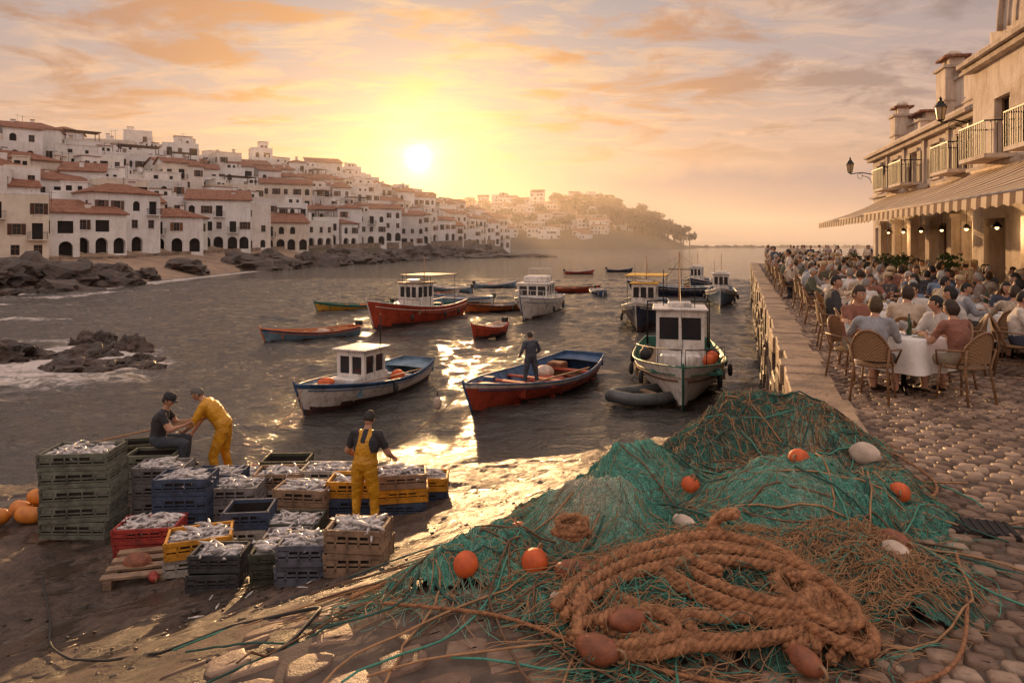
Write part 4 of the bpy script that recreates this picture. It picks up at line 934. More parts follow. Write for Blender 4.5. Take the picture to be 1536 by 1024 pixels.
class Hull:
    def __init__(s,mb,L,B,H,D=.3,hull=pw,inn=plb,gun=pb,bot=pbl,stripe=None,sq=.8,tr=.7,br=.6,sr=.15,floor=.12,rake=.35,N=26,Q=10):
        s.L,s.B,s.H,s.D,s.tr,s.br,s.sr,s.rake=L,B,H,D,tr,br,sr,rake
        ts=np.linspace(0,1,N); qs=np.linspace(0,1,Q); V=[];F=[];Mt=[]
        for sg in(-1,1):
            o=len(V)
            for t in ts:
                for q in qs: V.append(s.P(t,q,sg))
            for i in range(N-1):
                for j in range(Q-1):
                    a=o+i*Q+j; f=(a,a+1,a+Q+1,a+Q); F.append(f if sg<0 else f[::-1]); z=(V[a][2]+V[a+1][2])/2
                    Mt.append(bot if z<.08 else (stripe if stripe and qs[j]>=sq-.05 else hull))
        mb.add(V,F,Mt,None,True)
        r=[s.P(0,q,-1) for q in qs]+[s.P(0,q,1) for q in qs[::-1]]; mb.add(r,[tuple(range(len(r)))],hull)
        V=[];F=[];K=5
        for t in ts:
            k=s.ke(t); sh=s.sh(t); qf=max(0.05,(floor-k)/(sh-k))
            row=[]
            for sg in(-1,1): row.append([s.P(t,qf+(1-qf)*j/(K-1),sg,.05) for j in range(K)])
            V+=row[0][::-1]+row[1]
        for i in range(N-1):
            for j in range(2*K-1): a=i*2*K+j; F.append((a,a+2*K,a+2*K+1,a+1))
        mb.add(V,F,[ (m_deck if j==K-1 else inn) for i in range(N-1) for j in range(2*K-1)],None,False)
        for sg in(-1,1):
            mb.tube([Vector(s.P(t,1,sg,.025))+Vector((0,0,.012)) for t in ts],.042,gun,6,flat=.7)
            mb.tube([s.P(t,.84,sg,-.008) for t in ts[:-1]],.02,gun,5)
            for t in ts[2:-4:2]: mb.tube([s.P(t,q,sg,.06) for q in(.45,.7,.97)],.018,inn,4)
        mb.tube([Vector(s.P(0,1,-1)),Vector(s.P(0,1,1))],.045,gun,6)
        tp=s.P(0,1,-1,.05); tq=s.P(0,.35,-1,.05); mb.add([(tq[0],tq[1]+.05,tq[2]),(-tq[0],tq[1]+.05,tq[2]),(-tp[0],tp[1]+.05,tp[2]),(tp[0],tp[1]+.05,tp[2])],[(0,1,2,3)],inn)
        mb.tube([s.P(1,q,1) for q in(0,.3,.6,.9,1)]+[Vector(s.P(1,1,1))+Vector((0,.04,.14))],.035,gun,6)
        s.mb=mb
    def bt(s,t):
        u=max(0,(t-.45)/.55); w=max(0,(.45-t)/.45); return s.B/2*max(.012,(1-u**2.3)*(1-(1-s.tr)*w**2))
    def sh(s,t):
        u=max(0,(t-.35)/.65); w=max(0,(.4-t)/.4); return s.H*(1+s.br*u*u+s.sr*w*w)
    def ke(s,t):
        u=max(0,(t-.8)/.2); return -s.D+u*u*s.D*.9
    def P(s,t,q,sg,ins=0):
        u=max(0,(t-.45)/.55); k=s.ke(t); z=k+(s.sh(t)-k)*q; e=.36+.8*u**1.4
        w=max(.004,s.bt(t)*q**e-ins); return (sg*w,-s.L/2+t*s.L+s.rake*u**3*q*1.0-(ins if t>.95 else 0),z)
    def thwart(s,t,mt,w=.22,dz=-.16): z=s.sh(t)+dz; s.mb.box((0,-s.L/2+t*s.L,z),(2*s.bt(t)-.14,w,.05),mt)
    def deck(s,t0,t1,mt,dz=-.06,n=8):
        V=[];F=[]
        for i in range(n+1):
            t=t0+(t1-t0)*i/n; y=-s.L/2+t*s.L+s.rake*max(0,(t-.45)/.55)**3*.95; z=s.sh(t)+dz; b=max(.01,s.bt(t)-.04); V+=[(-b,y,z),(0,y,z+.04),(b,y,z)]
        for i in range(n): a=i*3; F+=[(a,a+1,a+4,a+3),(a+1,a+2,a+5,a+4)]
        s.mb.add(V,F,mt)
        y0=-s.L/2+t0*s.L; s.mb.box((0,y0,s.sh(t0)+dz-.17),(2*s.bt(t0)-.12,.04,.34),mt)
def facade2(mb,M,W,H,ops,wall):
    xs=sorted(set([0,W]+[round(o[0],3) for o in ops]+[round(o[1],3) for o in ops])); zs=sorted(set([0,H]+[round(o[2],3) for o in ops]+[round(o[3],3) for o in ops])); V=[];F=[]
    for i in range(len(xs)-1):
        for j in range(len(zs)-1):
            cx=(xs[i]+xs[i+1])/2; cz=(zs[j]+zs[j+1])/2
            if any(o[0]<cx<o[1] and o[2]<cz<o[3] for o in ops): continue
            k=len(V); V+=[(xs[i],0,zs[j]),(xs[i+1],0,zs[j]),(xs[i+1],0,zs[j+1]),(xs[i],0,zs[j+1])]; F.append((k,k+1,k+2,k+3))
    mb.add(V,F,wall,M)
    for x0,x1,a,b,kd in ops:
        d=.04; mb.add([(x0,0,a),(x1,0,a),(x1,0,b),(x0,0,b),(x0,d,a),(x1,d,a),(x1,d,b),(x0,d,b)],[(0,4,5,1),(1,5,6,2),(2,6,7,3),(3,7,4,0)],wall,M)
        mb.add([(x0,d,a),(x1,d,a),(x1,d,b),(x0,d,b)],[(0,1,2,3)],m_dark if kd=='dark' else m_glass,M)
def cabin(mb,cx,cy,z0,W,Dp,H,wall,roof,sides=(1,1,1,1),over=.12,zw=.5,frame=None,nf=2):
    for i,(ang,w,ox,oy) in enumerate(((0,W,-W/2,-Dp/2),(90,Dp,W/2,-Dp/2),(180,W,W/2,Dp/2),(270,Dp,-W/2,Dp/2))):
        M_=Matrix.Translation((cx+ox,cy+oy,z0))@Matrix.Rotation(R(ang),4,'Z'); ops=[]
        if sides[i]==1:
            n=nf if w>.7 else 1; cw=(w-.12)/n
            for k in range(n): ops.append((.06+k*cw+.05,.06+(k+1)*cw-.05,H*zw,H*.88,'cw'))
        elif sides[i]==2: ops.append((w*.5-.28,w*.5+.28,.05,H*.88,'dark'))
        facade2(mb,M_,w,H,ops,wall)
    mb.box((cx,cy,z0+H+.03),(W+2*over,Dp+2*over,.06),roof,bev=.015)
def fender(mb,x,y,z,mt=None): mb.lathe([(.01,-.22),(.07,-.17),(.085,0),(.07,.17),(.02,.22)],mt or m_rubber,8,Matrix.Translation((x,y,z)))
def hd(dx,dy): return math.atan2(-dx,dy)
def ropeheap(mb,c,r,n,mt,th=.015):
    pts=[]
    for i in range(n*10): a=i*.63; rr=r*(.5+.5*random.random()); pts.append((c[0]+rr*math.cos(a),c[1]+rr*math.sin(a),c[2]+.02+.10*random.random()*i/(n*10)))
    mb.tube(pts,th,mt,5)
floats_o=mat('buoy_orange',(.72,.13,.025),(.40,.07,.02),7,.5,.5,16,.012,rough2=.7); floats_b=mat('float_brown',(.30,.10,.045),(.12,.04,.022),9,.6,.6,22,.014); floats_w=mat('float_pale',(.66,.52,.42),(.36,.27,.20),6,.6,.5,15,.01); floats_a=mat('float_amber',(.66,.24,.03),(.42,.13,.02),5,.45,.3,12,.01)
m_net=mat('net_green_plain',(.05,.17,.13),(.02,.07,.05),12,.9,.8,40,.03)
mb=MB(); h=Hull(mb,7.8,2.75,.50,hull=pr,inn=pb,gun=pb,stripe=pw,sq=.9,tr=.6,br=.95,sr=.45,floor=-.02,rake=.5)
for t in(.24,.48,.64): h.thwart(t,pr,.24)
h.deck(.80,.995,pr,-.1); h.deck(0,.10,pb,-.1)
for yy in np.linspace(-2.6,2.2,10): mb.box((0,yy,.02),(1.9,.10,.05),pr)
mb.box((.1,-.9,.12),(.9,1.0,.25),pr,bev=.03); mb.box((-.45,.9,.15),(.5,.6,.35),m_deck,bev=.03); mb.box((.4,-2.3,.32),(.6,.55,.5),pbr,bev=.04); mb.sph((.5,-1.5,.30),(.34,.4,.26),floats_w,12); ropeheap(mb,(-.5,-2.3,.2),.35,10,m_rope,.025); ropeheap(mb,(0,2.3,.15),.3,9,m_rope,.025)
mb.tube([(-1.1,-1.8,.56),(-.8,2.2,.66)],.03,m_pole,6); mb.box((-.1,3.2,.95),(.3,.2,.12),pb)
M4=TR(.85,23.0,0,hd(-3.6,-6.2)); mb.obj('red_rowing_boat',None,M4)
mm=MD.obj('boatman'); mm.matrix_world=TR(.62,22.4,.17,R(25),1.08)
mb=MB(); h=Hull(mb,6.2,2.35,.50,hull=pw,inn=plb,gun=pb,stripe=pb,sq=.9,tr=.6,br=.8,sr=.35,floor=.0,rake=.4)
h.deck(.74,.995,plb,-.08); h.deck(0,.14,plb,-.1); h.thwart(.26,pw)
cabin(mb,-.05,.45,.08,1.05,1.15,1.45,pw,pw,(2,1,1,1)); mb.box((-.05,1.25,.4),(.95,.5,.7),pw,bev=.05); mb.box((.35,-.7,.3),(.7,.8,.6),pw,bev=.05)
mb.tube([(-.4,-.1,1.5),(-.4,-.1,2.6)],.02,m_iron,5); mb.sph((-.55,-.9,.40),.26,floats_o,10); mb.sph((.2,1.9,.68),(.25,.3,.15),floats_o,10); ropeheap(mb,(0,-1.9,.2),.4,10,m_net,.03); mb.tube([(-.95,-2,.55),(-.8,1.5,.65)],.02,m_pole,6)
fender(mb,-1.2,.2,.3); fender(mb,1.18,-.8,.3,pbl); mb.tube([(0,3.4,.9),(-.4,3.6,.1),(-.5,3.7,-.3)],.012,m_rope,5)
mb.obj('white_fishing_boat',None,TR(-4.75,22.6,0,hd(-2.4,-5.4)))
mb=MB(); h=Hull(mb,9.0,3.3,.85,D=.5,hull=pw,inn=pg,gun=pg,stripe=pw,tr=.8,br=.65,sr=.1,floor=.3,rake=.8)
for sg in(-1,1): mb.tube([h.P(t,.72,sg,-.01) for t in np.linspace(0,.97,24)],.03,pbr,5)
h.deck(.60,.995,m_deck,-.30); h.deck(0,.58,m_deck,-.45)
cabin(mb,0,.45,.65,1.6,1.7,2.0,pw,pw,(2,1,1,1),nf=2); mb.box((0,1.6,1.0),(1.3,.7,.5),pw,bev=.06); mb.box((0,-1.0,1.0),(1.5,1.2,.7),pw,bev=.05)
mb.box((0,.45,2.78),(.8,.7,.18),pw,bev=.03); mb.tube([(0,.1,2.7),(0,.1,4.6)],.03,m_pole,6); mb.box((0,.1,4.0),(.8,.03,.03),m_iron); mb.tube([(.55,.3,2.7),(.55,.3,4.0)],.014,m_iron,5); mb.tube([(-.5,.9,2.7),(-.5,.9,3.7)],.014,m_iron,5)
mb.tube([(-1.15,-1.8,.7),(-1.15,-1.8,2.7),(1.15,-1.8,2.7),(1.15,-1.8,.7)],.04,m_iron,6); mb.tube([(-1.2,-3.6,.7),(-1.2,-3.6,2.4),(1.2,-3.6,2.4),(1.2,-3.6,.7)],.035,m_iron,6); mb.tube([(-1.15,-1.8,2.7),(-1.2,-3.6,2.4)],.02,m_iron,5); mb.tube([(1.15,-1.8,2.7),(1.2,-3.6,2.4)],.02,m_iron,5)
mb.tube([(0,.1,4.3),(1.2,-3.6,2.4)],.008,m_iron,4); mb.tube([(0,.1,4.3),(0,4.6,1.6)],.008,m_iron,4)
mb.lathe([(.28,0),(.30,.1),(.30,.35),(.18,.42)],pw,14,Matrix.Translation((-.15,2.5,.95)))
for x,y,m_ in((-1.05,1.4,floats_o),(-1.1,.8,m_rubber),(1.15,1.2,m_rubber),(-.9,2.2,floats_o),(1.1,.4,m_rubber)): mb.sph((x,y,1.12),.22,m_,10)
for sg,y in((-1,2.6),(1,2.4),(1,.9),(-1,.5),(-1,-1.5),(1,-1.5)): fender(mb,sg*(h.bt((y+4.5)/9)+.09),y,.55)
for x,y in((-.7,-2.6),(.5,-2.9),(0,-3.7),(-.9,3.0),(.6,3.0)): ropeheap(mb,(x,y,.75 if y<0 else .85),.4,12,m_net,.035)
for sg in(-1,1):
    pts=[Vector(h.P(t,1,sg,.08))+Vector((0,0,.5)) for t in np.linspace(.62,.98,7)]; mb.tube(pts,.018,m_iron,5)
    for p in pts[::2]: mb.tube([p,p-Vector((0,0,.5))],.014,m_iron,5)
mb.obj('fishing_trawler',None,TR(6.0,24.5,0,hd(-.22,-1)))
mb=MB()
mb.tube([(-.55,-1.1,.2),(-.6,0,.2),(-.5,.8,.24),(0,1.3,.32),(.5,.8,.24),(.6,0,.2),(.55,-1.1,.2)],.19,paint('dinghy_grey',(.10,.11,.11)),10); mb.box((0,-.1,.1),(.95,2.0,.06),m_deck); mb.box((0,-.2,.27),(1.0,.22,.05),m_deck); mb.box((0,-1.05,.28),(.9,.06,.4),pbr); mb.box((0,-1.25,.5),(.26,.36,.4),m_rubber,bev=.05); mb.tube([(0,-1.25,.4),(0,-1.3,-.3)],.05,m_rubber,6)
mb.obj('inflatable_dinghy',None,TR(4.15,21.3,0,R(115)))
def workboat(name,L,B,H,x,y,dx,dy,hull,stripe,cab=True,canopy=None,inn=plb,gun=pw):
    mb=MB(); h=Hull(mb,L,B,H,D=.4,hull=hull,inn=inn,gun=gun,stripe=stripe,sq=.88,tr=.7,br=.7,sr=.2,floor=.2,rake=.6)
    h.deck(.66,.995,m_deck,-.15); h.deck(0,.64,m_deck,-.4)
    zc=H*.75
    if cab:
        cabin(mb,0,L*.02,zc,B*.5,L*.2,1.7,pw,pw if canopy is None else canopy,(1,1,1,1),nf=3)
        mb.box((0,L*.02,zc+1.85),(B*.35,L*.1,.12),pw)
    if canopy:
        zt=zc+2.15
        for sx in(-1,1):
            for yy in(-L*.3,L*.02): mb.tube([(sx*B*.38,yy,zc-.2),(sx*B*.38,yy,zt)],.02,m_iron,5)
        mb.box((0,-L*.14,zt+.02),(B*.85,L*.36,.05),canopy,bev=.015)
    mb.tube([(0,-L*.08,zc),(0,-L*.08,zc+3.3)],.03,m_pole,6); mb.tube([(0,-L*.08,zc+3.1),(0,L*.5,H*1.8)],.008,m_iron,4); mb.tube([(0,-L*.08,zc+3.1),(0,-L*.48,H*1.2)],.008,m_iron,4)
    mb.tube([(B*.2,L*.05,zc+1.7),(B*.2,L*.05,zc+2.8)],.012,m_iron,4)
    for k in range(6): mb.box((random.uniform(-.3,.3)*B,-L*random.uniform(.15,.42),zc+.1),(.45,.4,.4),random.choice([pbr,floats_b,pb,m_net,pw]),rz=random.random(),bev=.04)
    ropeheap(mb,(0,-L*.3,zc-.1),.4,8,m_net,.03)
    for sg in(-1,1):
        for yy in(.25,-.1,-.3): fender(mb,sg*(h.bt(.5+yy)+.08),yy*L,H*.5)
        pts=[Vector(h.P(t,1,sg,.08))+Vector((0,0,.35)) for t in np.linspace(.66,.98,6)]; mb.tube(pts,.014,m_iron,4)
        for p in pts: mb.tube([p,p-Vector((0,0,.35))],.01,m_iron,4)
    return mb.obj(name,None,TR(x,y,0,hd(dx,dy)))
workboat('red_fishing_boat',8.2,2.9,.95,-5.9,42.8,-.5,-.87,pr,pr,True,m_deck,gun=pw)
workboat('navy_fishing_boat',8.4,2.9,.95,8.3,42.5,-.30,-.95,pn,pw,True,m_can)
workboat('grey_quayside_boat',8.5,2.5,.9,17.0,55.5,-.3,-.95,plb,pw,True)
workboat('dark_fishing_boat',7.5,2.6,.8,15.0,63,-.9,.2,pn,pn,False,None)
workboat('dark_fishing_boat',7.5,2.4,.8,19.5,72,-.4,-.9,pn,pn,True,None)
mb=MB(); h=Hull(mb,8.2,2.9,1.05,D=.4,hull=pw,inn=pw,gun=pb,tr=.85,br=.45,sr=.05,floor=.3,rake=.9); h.deck(.42,.995,pw,-.05); h.deck(0,.42,m_deck,-.4)
cabin(mb,0,.3,1.0,2.0,2.6,1.15,pw,pw,(2,1,1,1),zw=.35,nf=3); mb.box((0,-.1,2.42),(1.6,1.7,.45),pw,bev=.08); mb.tube([(-.8,-.9,2.3),(-.8,-.9,3.1),(.8,-.9,3.1),(.8,-.9,2.3)],.035,pw,6); mb.tube([(0,-.9,3.1),(0,-.9,4.0)],.012,m_iron,4)
for sg in(-1,1):
    pts=[Vector(h.P(t,1,sg,.08))+Vector((0,0,.5)) for t in np.linspace(.5,.98,8)]; mb.tube(pts,.018,pw,5)
    for p in pts: mb.tube([p,p-Vector((0,0,.5))],.012,pw,4)
    for yy in(.15,-.2): fender(mb,sg*(h.bt(.5+yy)+.08),yy*8,.5)
mb.obj('white_motor_cruiser',None,TR(1.75,47,0,hd(-.25,-.97)))
def rowboat(name,L,x,y,dx,dy,hull,inn,gun,stripe=None,motor=True,extra=True):
    mb=MB(); h=Hull(mb,L,L*.36,.40,D=.18,hull=hull,inn=inn,gun=gun,stripe=stripe,sq=.85,tr=.6,br=.8,sr=.3,floor=.05,rake=.25,N=18,Q=7)
    for t in(.22,.45,.66): h.thwart(t,m_deck,.2,-.12)
    h.deck(.85,.995,gun,-.04,4)
    if motor: mb.box((0,-L/2-.12,.62),(.26,.3,.36),m_rubber,bev=.05); mb.tube([(0,-L/2-.12,.5),(0,-L/2-.15,-.3)],.05,m_rubber,6)
    if extra:
        mb.box((.1,-L*.12,.3),(.5,.5,.3),random.choice([floats_o,pw,pb]),bev=.04); mb.sph((-.2,L*.12,.3),.2,random.choice([floats_o,floats_b]),8); ropeheap(mb,(0,L*.25,.2),.22,6,m_rope,.02)
    mb.tube([(-L*.12,-L*.35,.5),(-L*.1,L*.3,.55)],.02,m_pole,5)
    mb.obj(name,None,TR(x,y,0,hd(dx,dy)))
rowboat('blue_rowing_boat',4.8,-10.2,35,-.8,-.6,plb,po,po,pb)
rowboat('small_red_dinghy',3.0,-1.2,36.5,-.5,-.87,pr,pw,pr)
rowboat('orange_rowing_boat',4.8,-1.3,49,-.8,-.6,po,plb,pbr,pbr)
rowboat('white_rowing_boat',5.2,-4.1,56,-.95,.25,pw,plb,pb,plb)
rowboat('blue_rowing_boat',4.8,-6.3,68,-.9,.3,plb,pw,pw)
rowboat('white_rowing_boat',4.6,-1.8,74,.9,.3,plb,pw,pw,pw)
rowboat('red_rowing_boat',6.0,5.4,67,.92,-.2,pr,pbr,pbr)
rowboat('blue_rowing_boat',4.2,8.0,63,.05,-1,pb,pw,pw)
rowboat('red_rowing_boat',4.4,10.3,105,.9,.1,pr,pw,pw); rowboat('navy_rowing_boat',4.2,17.6,112,.9,.1,pn,pw,pw)
rowboat('yellow_rowing_boat',5.2,-11.4,49.5,-.9,-.35,py,pg,pg,pg); rowboat('white_rowing_boat',4.4,-7.0,60,.9,.2,pw,pbr,pbr)
mb=MB(); mb.tube([(-1.3,19.8,.95),(-1.9,18.6,.35),(-2.7,17,.05),(-3.2,15.4,.2)],.013,m_rope,5); mb.tube([(-6.0,19.6,.8),(-6.1,19,.3),(-6.3,18.2,.0)],.013,m_rope,5); mb.obj('mooring_rope')
mb=MB(); mb.sph((0,0,.12),(.12,.12,.2),floats_w,12); mb.tube([(0,0,.3),(0,0,.5)],.015,m_iron,5); mb.obj('mooring_buoy',None,TR(-2.25,20.6,0))
# ------------------------------------------------ crates & fish
m_fish=mat('fish_skin',(.72,.66,.62),(.24,.24,.25),14,.28,.2,40,.004,metal=.15); m_ice=mat('ice',(.5,.48,.47),(.3,.3,.31),20,.4,.8,40,.02)
def pl(n,c):
    m=bpy.data.materials.new('plastic_'+n); nt=NT(m); P=nt.nodes['Principled BSDF']; v=tc(nt); f=noi(nt,v,5,8,.75,.4)
    nt.links.new(ramp(nt,f,[(.33,(.055,.042,.032)),(.43,tuple(x*.6 for x in c)),(.58,c),(.72,tuple(min(1,x*1.25+.02) for x in c))]),P.inputs['Base Color']); nt.links.new(ramp(nt,f,[(.35,(.85,)*3),(.6,(.48,)*3)]),P.inputs['Roughness']); nt.links.new(bumpn(nt,noi(nt,v,25,5,.7),.4,.008),P.inputs['Normal']); return m
cg=pl('grey_green',(.17,.18,.14)); cb=pl('blue',(.055,.08,.14)); cr=pl('red',(.38,.045,.035)); cy=pl('yellow',(.68,.30,.025)); cgy=pl('grey',(.24,.22,.22)); cbn=pl('tan',(.34,.22,.14)); cdg=pl('dark_green',(.07,.075,.05)); cbk=pl('charcoal',(.06,.06,.065)); cw=pl('pale',(.46,.42,.37)); cbg=pl('slate',(.14,.15,.19))
def crate(mb,M_,W,Dp,H,mt,fish=18,heap=.06):
    t=.018
    mb.box((0,0,.02),(W-.05,Dp-.05,.03),mt,M_)
    for (ax,l,o) in((0,W,Dp/2),(1,Dp,W/2)):
        for sg in(-1,1):
            def bx(c0,cz,sl,sz,th=t):
                if ax==0: mb.box((c0,sg*(o-th/2),cz),(sl,th,sz),mt,M_)
                else: mb.box((sg*(o-th/2-.001),c0,cz),(th,sl-.003,sz),mt,M_)
            bx(0,.04,l-.002,.07); bx(0,H-.03,l+.02,.06,t+.012)
            nslot=5 if ax==0 else 3; pw_=l/nslot
            for k in range(nslot+1): bx(-l/2+k*pw_ + (.015 if k==0 else -.015 if k==nslot else 0),H/2,.03 if k in(0,nslot) else .022,H-.12,t+.004)
            bx(0,H*.36,l-.01,.022); bx(0,H*.55,l-.01,.02)
            if ax==0:
                for k in(-1,1): bx(k*l*.36,H*.70,l*.2,.05)
            else: bx(0,H*.72,l*.9,.03)
            if ax==0: mb.box((0,sg*(o-t-.014),H*.42),(l-.08,.006,H*.75),m_dark,M_)
            else: mb.box((sg*(o-t-.014),0,H*.42),(.006,l-.08,H*.75),m_dark,M_)
    if fish:
        mb.box((0,0,H*.62),(W-.08,Dp-.08,.06),m_ice,M_)
        for k in range(int(fish*1.5)):
            L_=random.uniform(.20,.36); a=random.gauss(0,.8)+(math.pi if random.random()<.5 else 0); tl=random.uniform(-.2,.3)
            x=random.uniform(-.5,.5)*(W-.20); y=random.uniform(-.5,.5)*(Dp-.16)
            z=H*.74+random.uniform(0,heap*1.6)*(1.2-abs(x)/W*1.5)
            T=M_@Matrix.Translation((x,y,z))@Matrix.Rotation(a,4,'Z')@Matrix.Rotation(tl,4,'Y')@Matrix.Rotation(random.uniform(-.6,.6),4,'X')
            V3_=[(-.5,.005),(-.42,.35),(-.25,.85),(0,1),(.25,.7),(.4,.3)]
            bendk=random.uniform(-.05,.05)
            mb.loft([(T@Vector((L_*u,bendk*(u*2)**2,0)),(T.to_3x3()@Vector((0,1,0))),(T.to_3x3()@Vector((0,0,1))),L_*.085*r*.8,L_*.125*r*.8) for u,r in V3_],m_fish,7)
            mb.add([(L_*.38,0,0),(L_*.55,.03,.0),(L_*.50,0,0),(L_*.55,-.03,0)],[(0,1,2),(0,2,3)],m_fish,T)
def stack(x,y,rz,cols,W=.62,Dp=.42,H=.23,fish=20,dz=0,name='fish_crate'):
    z=float(gz(x,y))+dz+.01
    for i,c in enumerate(cols):
        mb=MB(); top=(i==len(cols)-1)
        crate(mb,Matrix.Identity(4),W,Dp,H,c,fish if top else 0)
        mb.obj(name,None,TR(x+random.uniform(-.025,.025),y+random.uniform(-.025,.025),z+i*(H+.004),rz+random.uniform(-.08,.08)))
B=dict(W=.86,Dp=.56,H=.27,fish=34)
stack(-3.57,8.35,.10,[cbk,cbk],H=.21); stack(-2.80,8.2,.15,[cdg,cdg],H=.18,W=.58,fish=16); stack(-2.28,7.62,.02,[cbg,cbg],H=.23,fish=24); stack(-1.66,7.32,-.03,[cbn,cbn],H=.24,fish=24)
stack(-2.15,8.45,.05,[cgy],fish=20); stack(-2.95,8.95,.1,[cbn],fish=14); stack(-1.75,8.1,.0,[cbn],fish=16)
stack(-4.25,9.3,.28,[cw,cy],W=.82,Dp=.55,H=.24,fish=30); stack(-5.35,10.1,.15,[cr,cr],**{**B,'H':.22}); stack(-6.95,11.1,.05,[cg]*5,**{**B,'W':1.05,'Dp':.7})
stack(-5.35,11.2,.1,[cb,cb,cb],**B); stack(-6.1,12.0,.1,[cgy,cgy,cgy],**B); stack(-4.65,11.5,.1,[cgy,cgy],**B); stack(-3.95,10.25,.05,[cw,cb],**{**B,'W':.66,'fish':0,'H':.26})
stack(-5.3,12.4,.1,[cb,cb],**B); stack(-3.4,11.2,-.05,[cbn,cbn],**B); stack(-4.1,12.2,.1,[cw,cbn],**B); stack(-3.3,12.3,0,[cbn,cw],**B); stack(-2.6,11.4,.0,[cb,cy],**{**B,'fish':10})
stack(-1.75,10.9,.1,[cb,cy,cbn],W=.8,Dp=.5,H=.22,fish=28); stack(-1.5,11.6,.1,[cb,cy],W=.8,Dp=.5,H=.22,fish=20); stack(-4.8,13.4,.2,[cr],**B); stack(-5.0,12.9,-.1,[cr],**B); stack(-4.3,13.1,.1,[cdg,cdg],**{**B,'fish':0}); stack(-3.2,9.7,.1,[cgy],fish=18)
stack(-6.75,12.85,.1,[cgy,cgy,cg],**{**B,'fish':0,'H':.27}); stack(-7.4,13.7,.3,[cdg,cdg,cdg],**{**B,'fish':0}); stack(-3.3,10.35,.0,[cdg],**B)
mb=MB(); z=float(gz(-4.6,9.3))
for k in range(5): mb.box((0,-.5+k*.25,.12),(1.5,.14,.03),m_deck)
for k in(-.65,0,.65): mb.box((k,0,.05),(.1,1.2,.1),m_deck)
mb.obj('wooden_pallet',None,TR(-4.75,9.55,z-.03,.25))
mb=MB()
for k in range(16):
    x=random.uniform(-4.2,-.9); y=random.uniform(7.0,9.8); z=float(gz(x,y))+.015; a=random.uniform(0,6.28); L_=random.uniform(.10,.18); T=TR(x,y,z,a)
    mb.loft([(T@Vector((L_*u,0,0)),(T.to_3x3()@Vector((0,1,0))),(T.to_3x3()@Vector((0,0,1))),L_*.12*r,L_*.07*r) for u,r in [(-.5,.05),(-.35,.6),(0,1),(.3,.5),(.4,.25),(.5,.8),(.52,.1)]],m_fish,7)
mb.obj('dropped_fish')
def floatbuoy(mb,M_,r,l,mt,n=14):
    mb.lathe([(.02,-l/2-.015),(.035,-l/2),(r*.62,-l/2+r*.2),(r*.9,-l/2+r*.6),(r,-l*.12),(r,l*.12),(r*.9,l/2-r*.6),(r*.62,l/2-r*.2),(.035,l/2),(.02,l/2+.015)],mt,n,M_)
    mb.tube([M_@Vector((0,.03*math.cos(t),l/2+.02+.03*math.sin(t))) for t in np.linspace(0,6.28,9)],.008,m_rope,5)
def putfloat(name,x,y,z,r,l,mt,rx=90,rz=0):
    mb=MB(); floatbuoy(mb,Matrix.Rotation(R(rx),4,'X'),r,l,mt); return mb.obj(name,None,TR(x,y,z+r,R(rz)))
for x,y,rz,dz in((-8.2,11.6,80,0),(-8.55,11.9,60,0),(-7.9,11.95,100,0),(-8.3,12.3,85,0),(-8.7,12.5,50,0),(-8.2,11.95,95,.2),(-8.0,12.4,70,.18),(-8.75,11.5,120,0)): putfloat('orange_float',x,y,float(gz(x,y))+dz,.14,.5,floats_a,90,rz)
putfloat('brown_float',-5.1,9.3,float(gz(-5.1,9.3)),.14,.38,floats_b,90,80); putfloat('red_float',-4.7,8.95,float(gz(-4.7,8.95)),.06,.2,cr,90,40)
# ------------------------------------------------ nets
blobs=[(2.45,6.5,.82,.50,.50),(1.72,6.2,.40,.38,.24),(.95,5.35,.46,.34,.37),(2.05,4.92,.62,.40,.38),(.57,4.62,.38,.28,.36),(2.75,5.1,.42,.42,.17),(-.15,4.25,.42,.28,.15),(1.1,3.75,.95,.48,.16),(2.1,4.0,.55,.5,.12),(3.05,5.7,.35,.6,.08),(1.6,5.8,1.1,.6,.10),(.25,5.0,.5,.45,.12),(1.5,4.4,1.0,.5,.14),(-.35,4.1,.45,.2,.09)]
def gbase(X,Y): return np.where((Y-X-4.9)/1.41<-.25,2.995,gz(X,Y))
def pile(X,Y):
    h=np.zeros(np.shape(X))
    for x,y,a,b,hh in blobs: h=h+(hh*np.exp(-(((X-x)/a)**2+((Y-y)/b)**2)**1.4))**2.6
    return h**(1/2.6)
def nz(X,Y):
    X=np.asarray(X,float);Y=np.asarray(Y,float); h=pile(X,Y)
    wx=X+.5*fbm(X*1.3+3,Y*1.3,3); wy=Y+.6*fbm(X*1.3+9,Y*1.3+4,3)
    f=1-np.abs(2*fbm(wx*2.0+wy*1.1,wy*4.5-wx*1.5,3)-1); g=1-np.abs(2*fbm(wx*7,wy*11+wx*5,3)-1)
    k=1-np.abs(2*fbm(wx*18+wy*6,wy*30,2)-1)
    e=np.clip(h/.13,0,1)
    return gbase(X,Y)+h*(.85+.3*fbm(X*1.5,Y*1.5,3))+e*((f**2-.4)*.12+(g**2-.4)*.05+(k**2-.4)*.016)-.10*np.clip(1-h/.05,0,1)
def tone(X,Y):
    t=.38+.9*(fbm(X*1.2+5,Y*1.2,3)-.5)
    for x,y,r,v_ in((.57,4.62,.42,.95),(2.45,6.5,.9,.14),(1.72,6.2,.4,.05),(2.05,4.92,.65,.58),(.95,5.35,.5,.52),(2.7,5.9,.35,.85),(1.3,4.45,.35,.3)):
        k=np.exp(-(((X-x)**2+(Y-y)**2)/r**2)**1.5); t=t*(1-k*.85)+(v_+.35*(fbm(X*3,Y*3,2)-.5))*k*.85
    return np.clip(t,0,1)
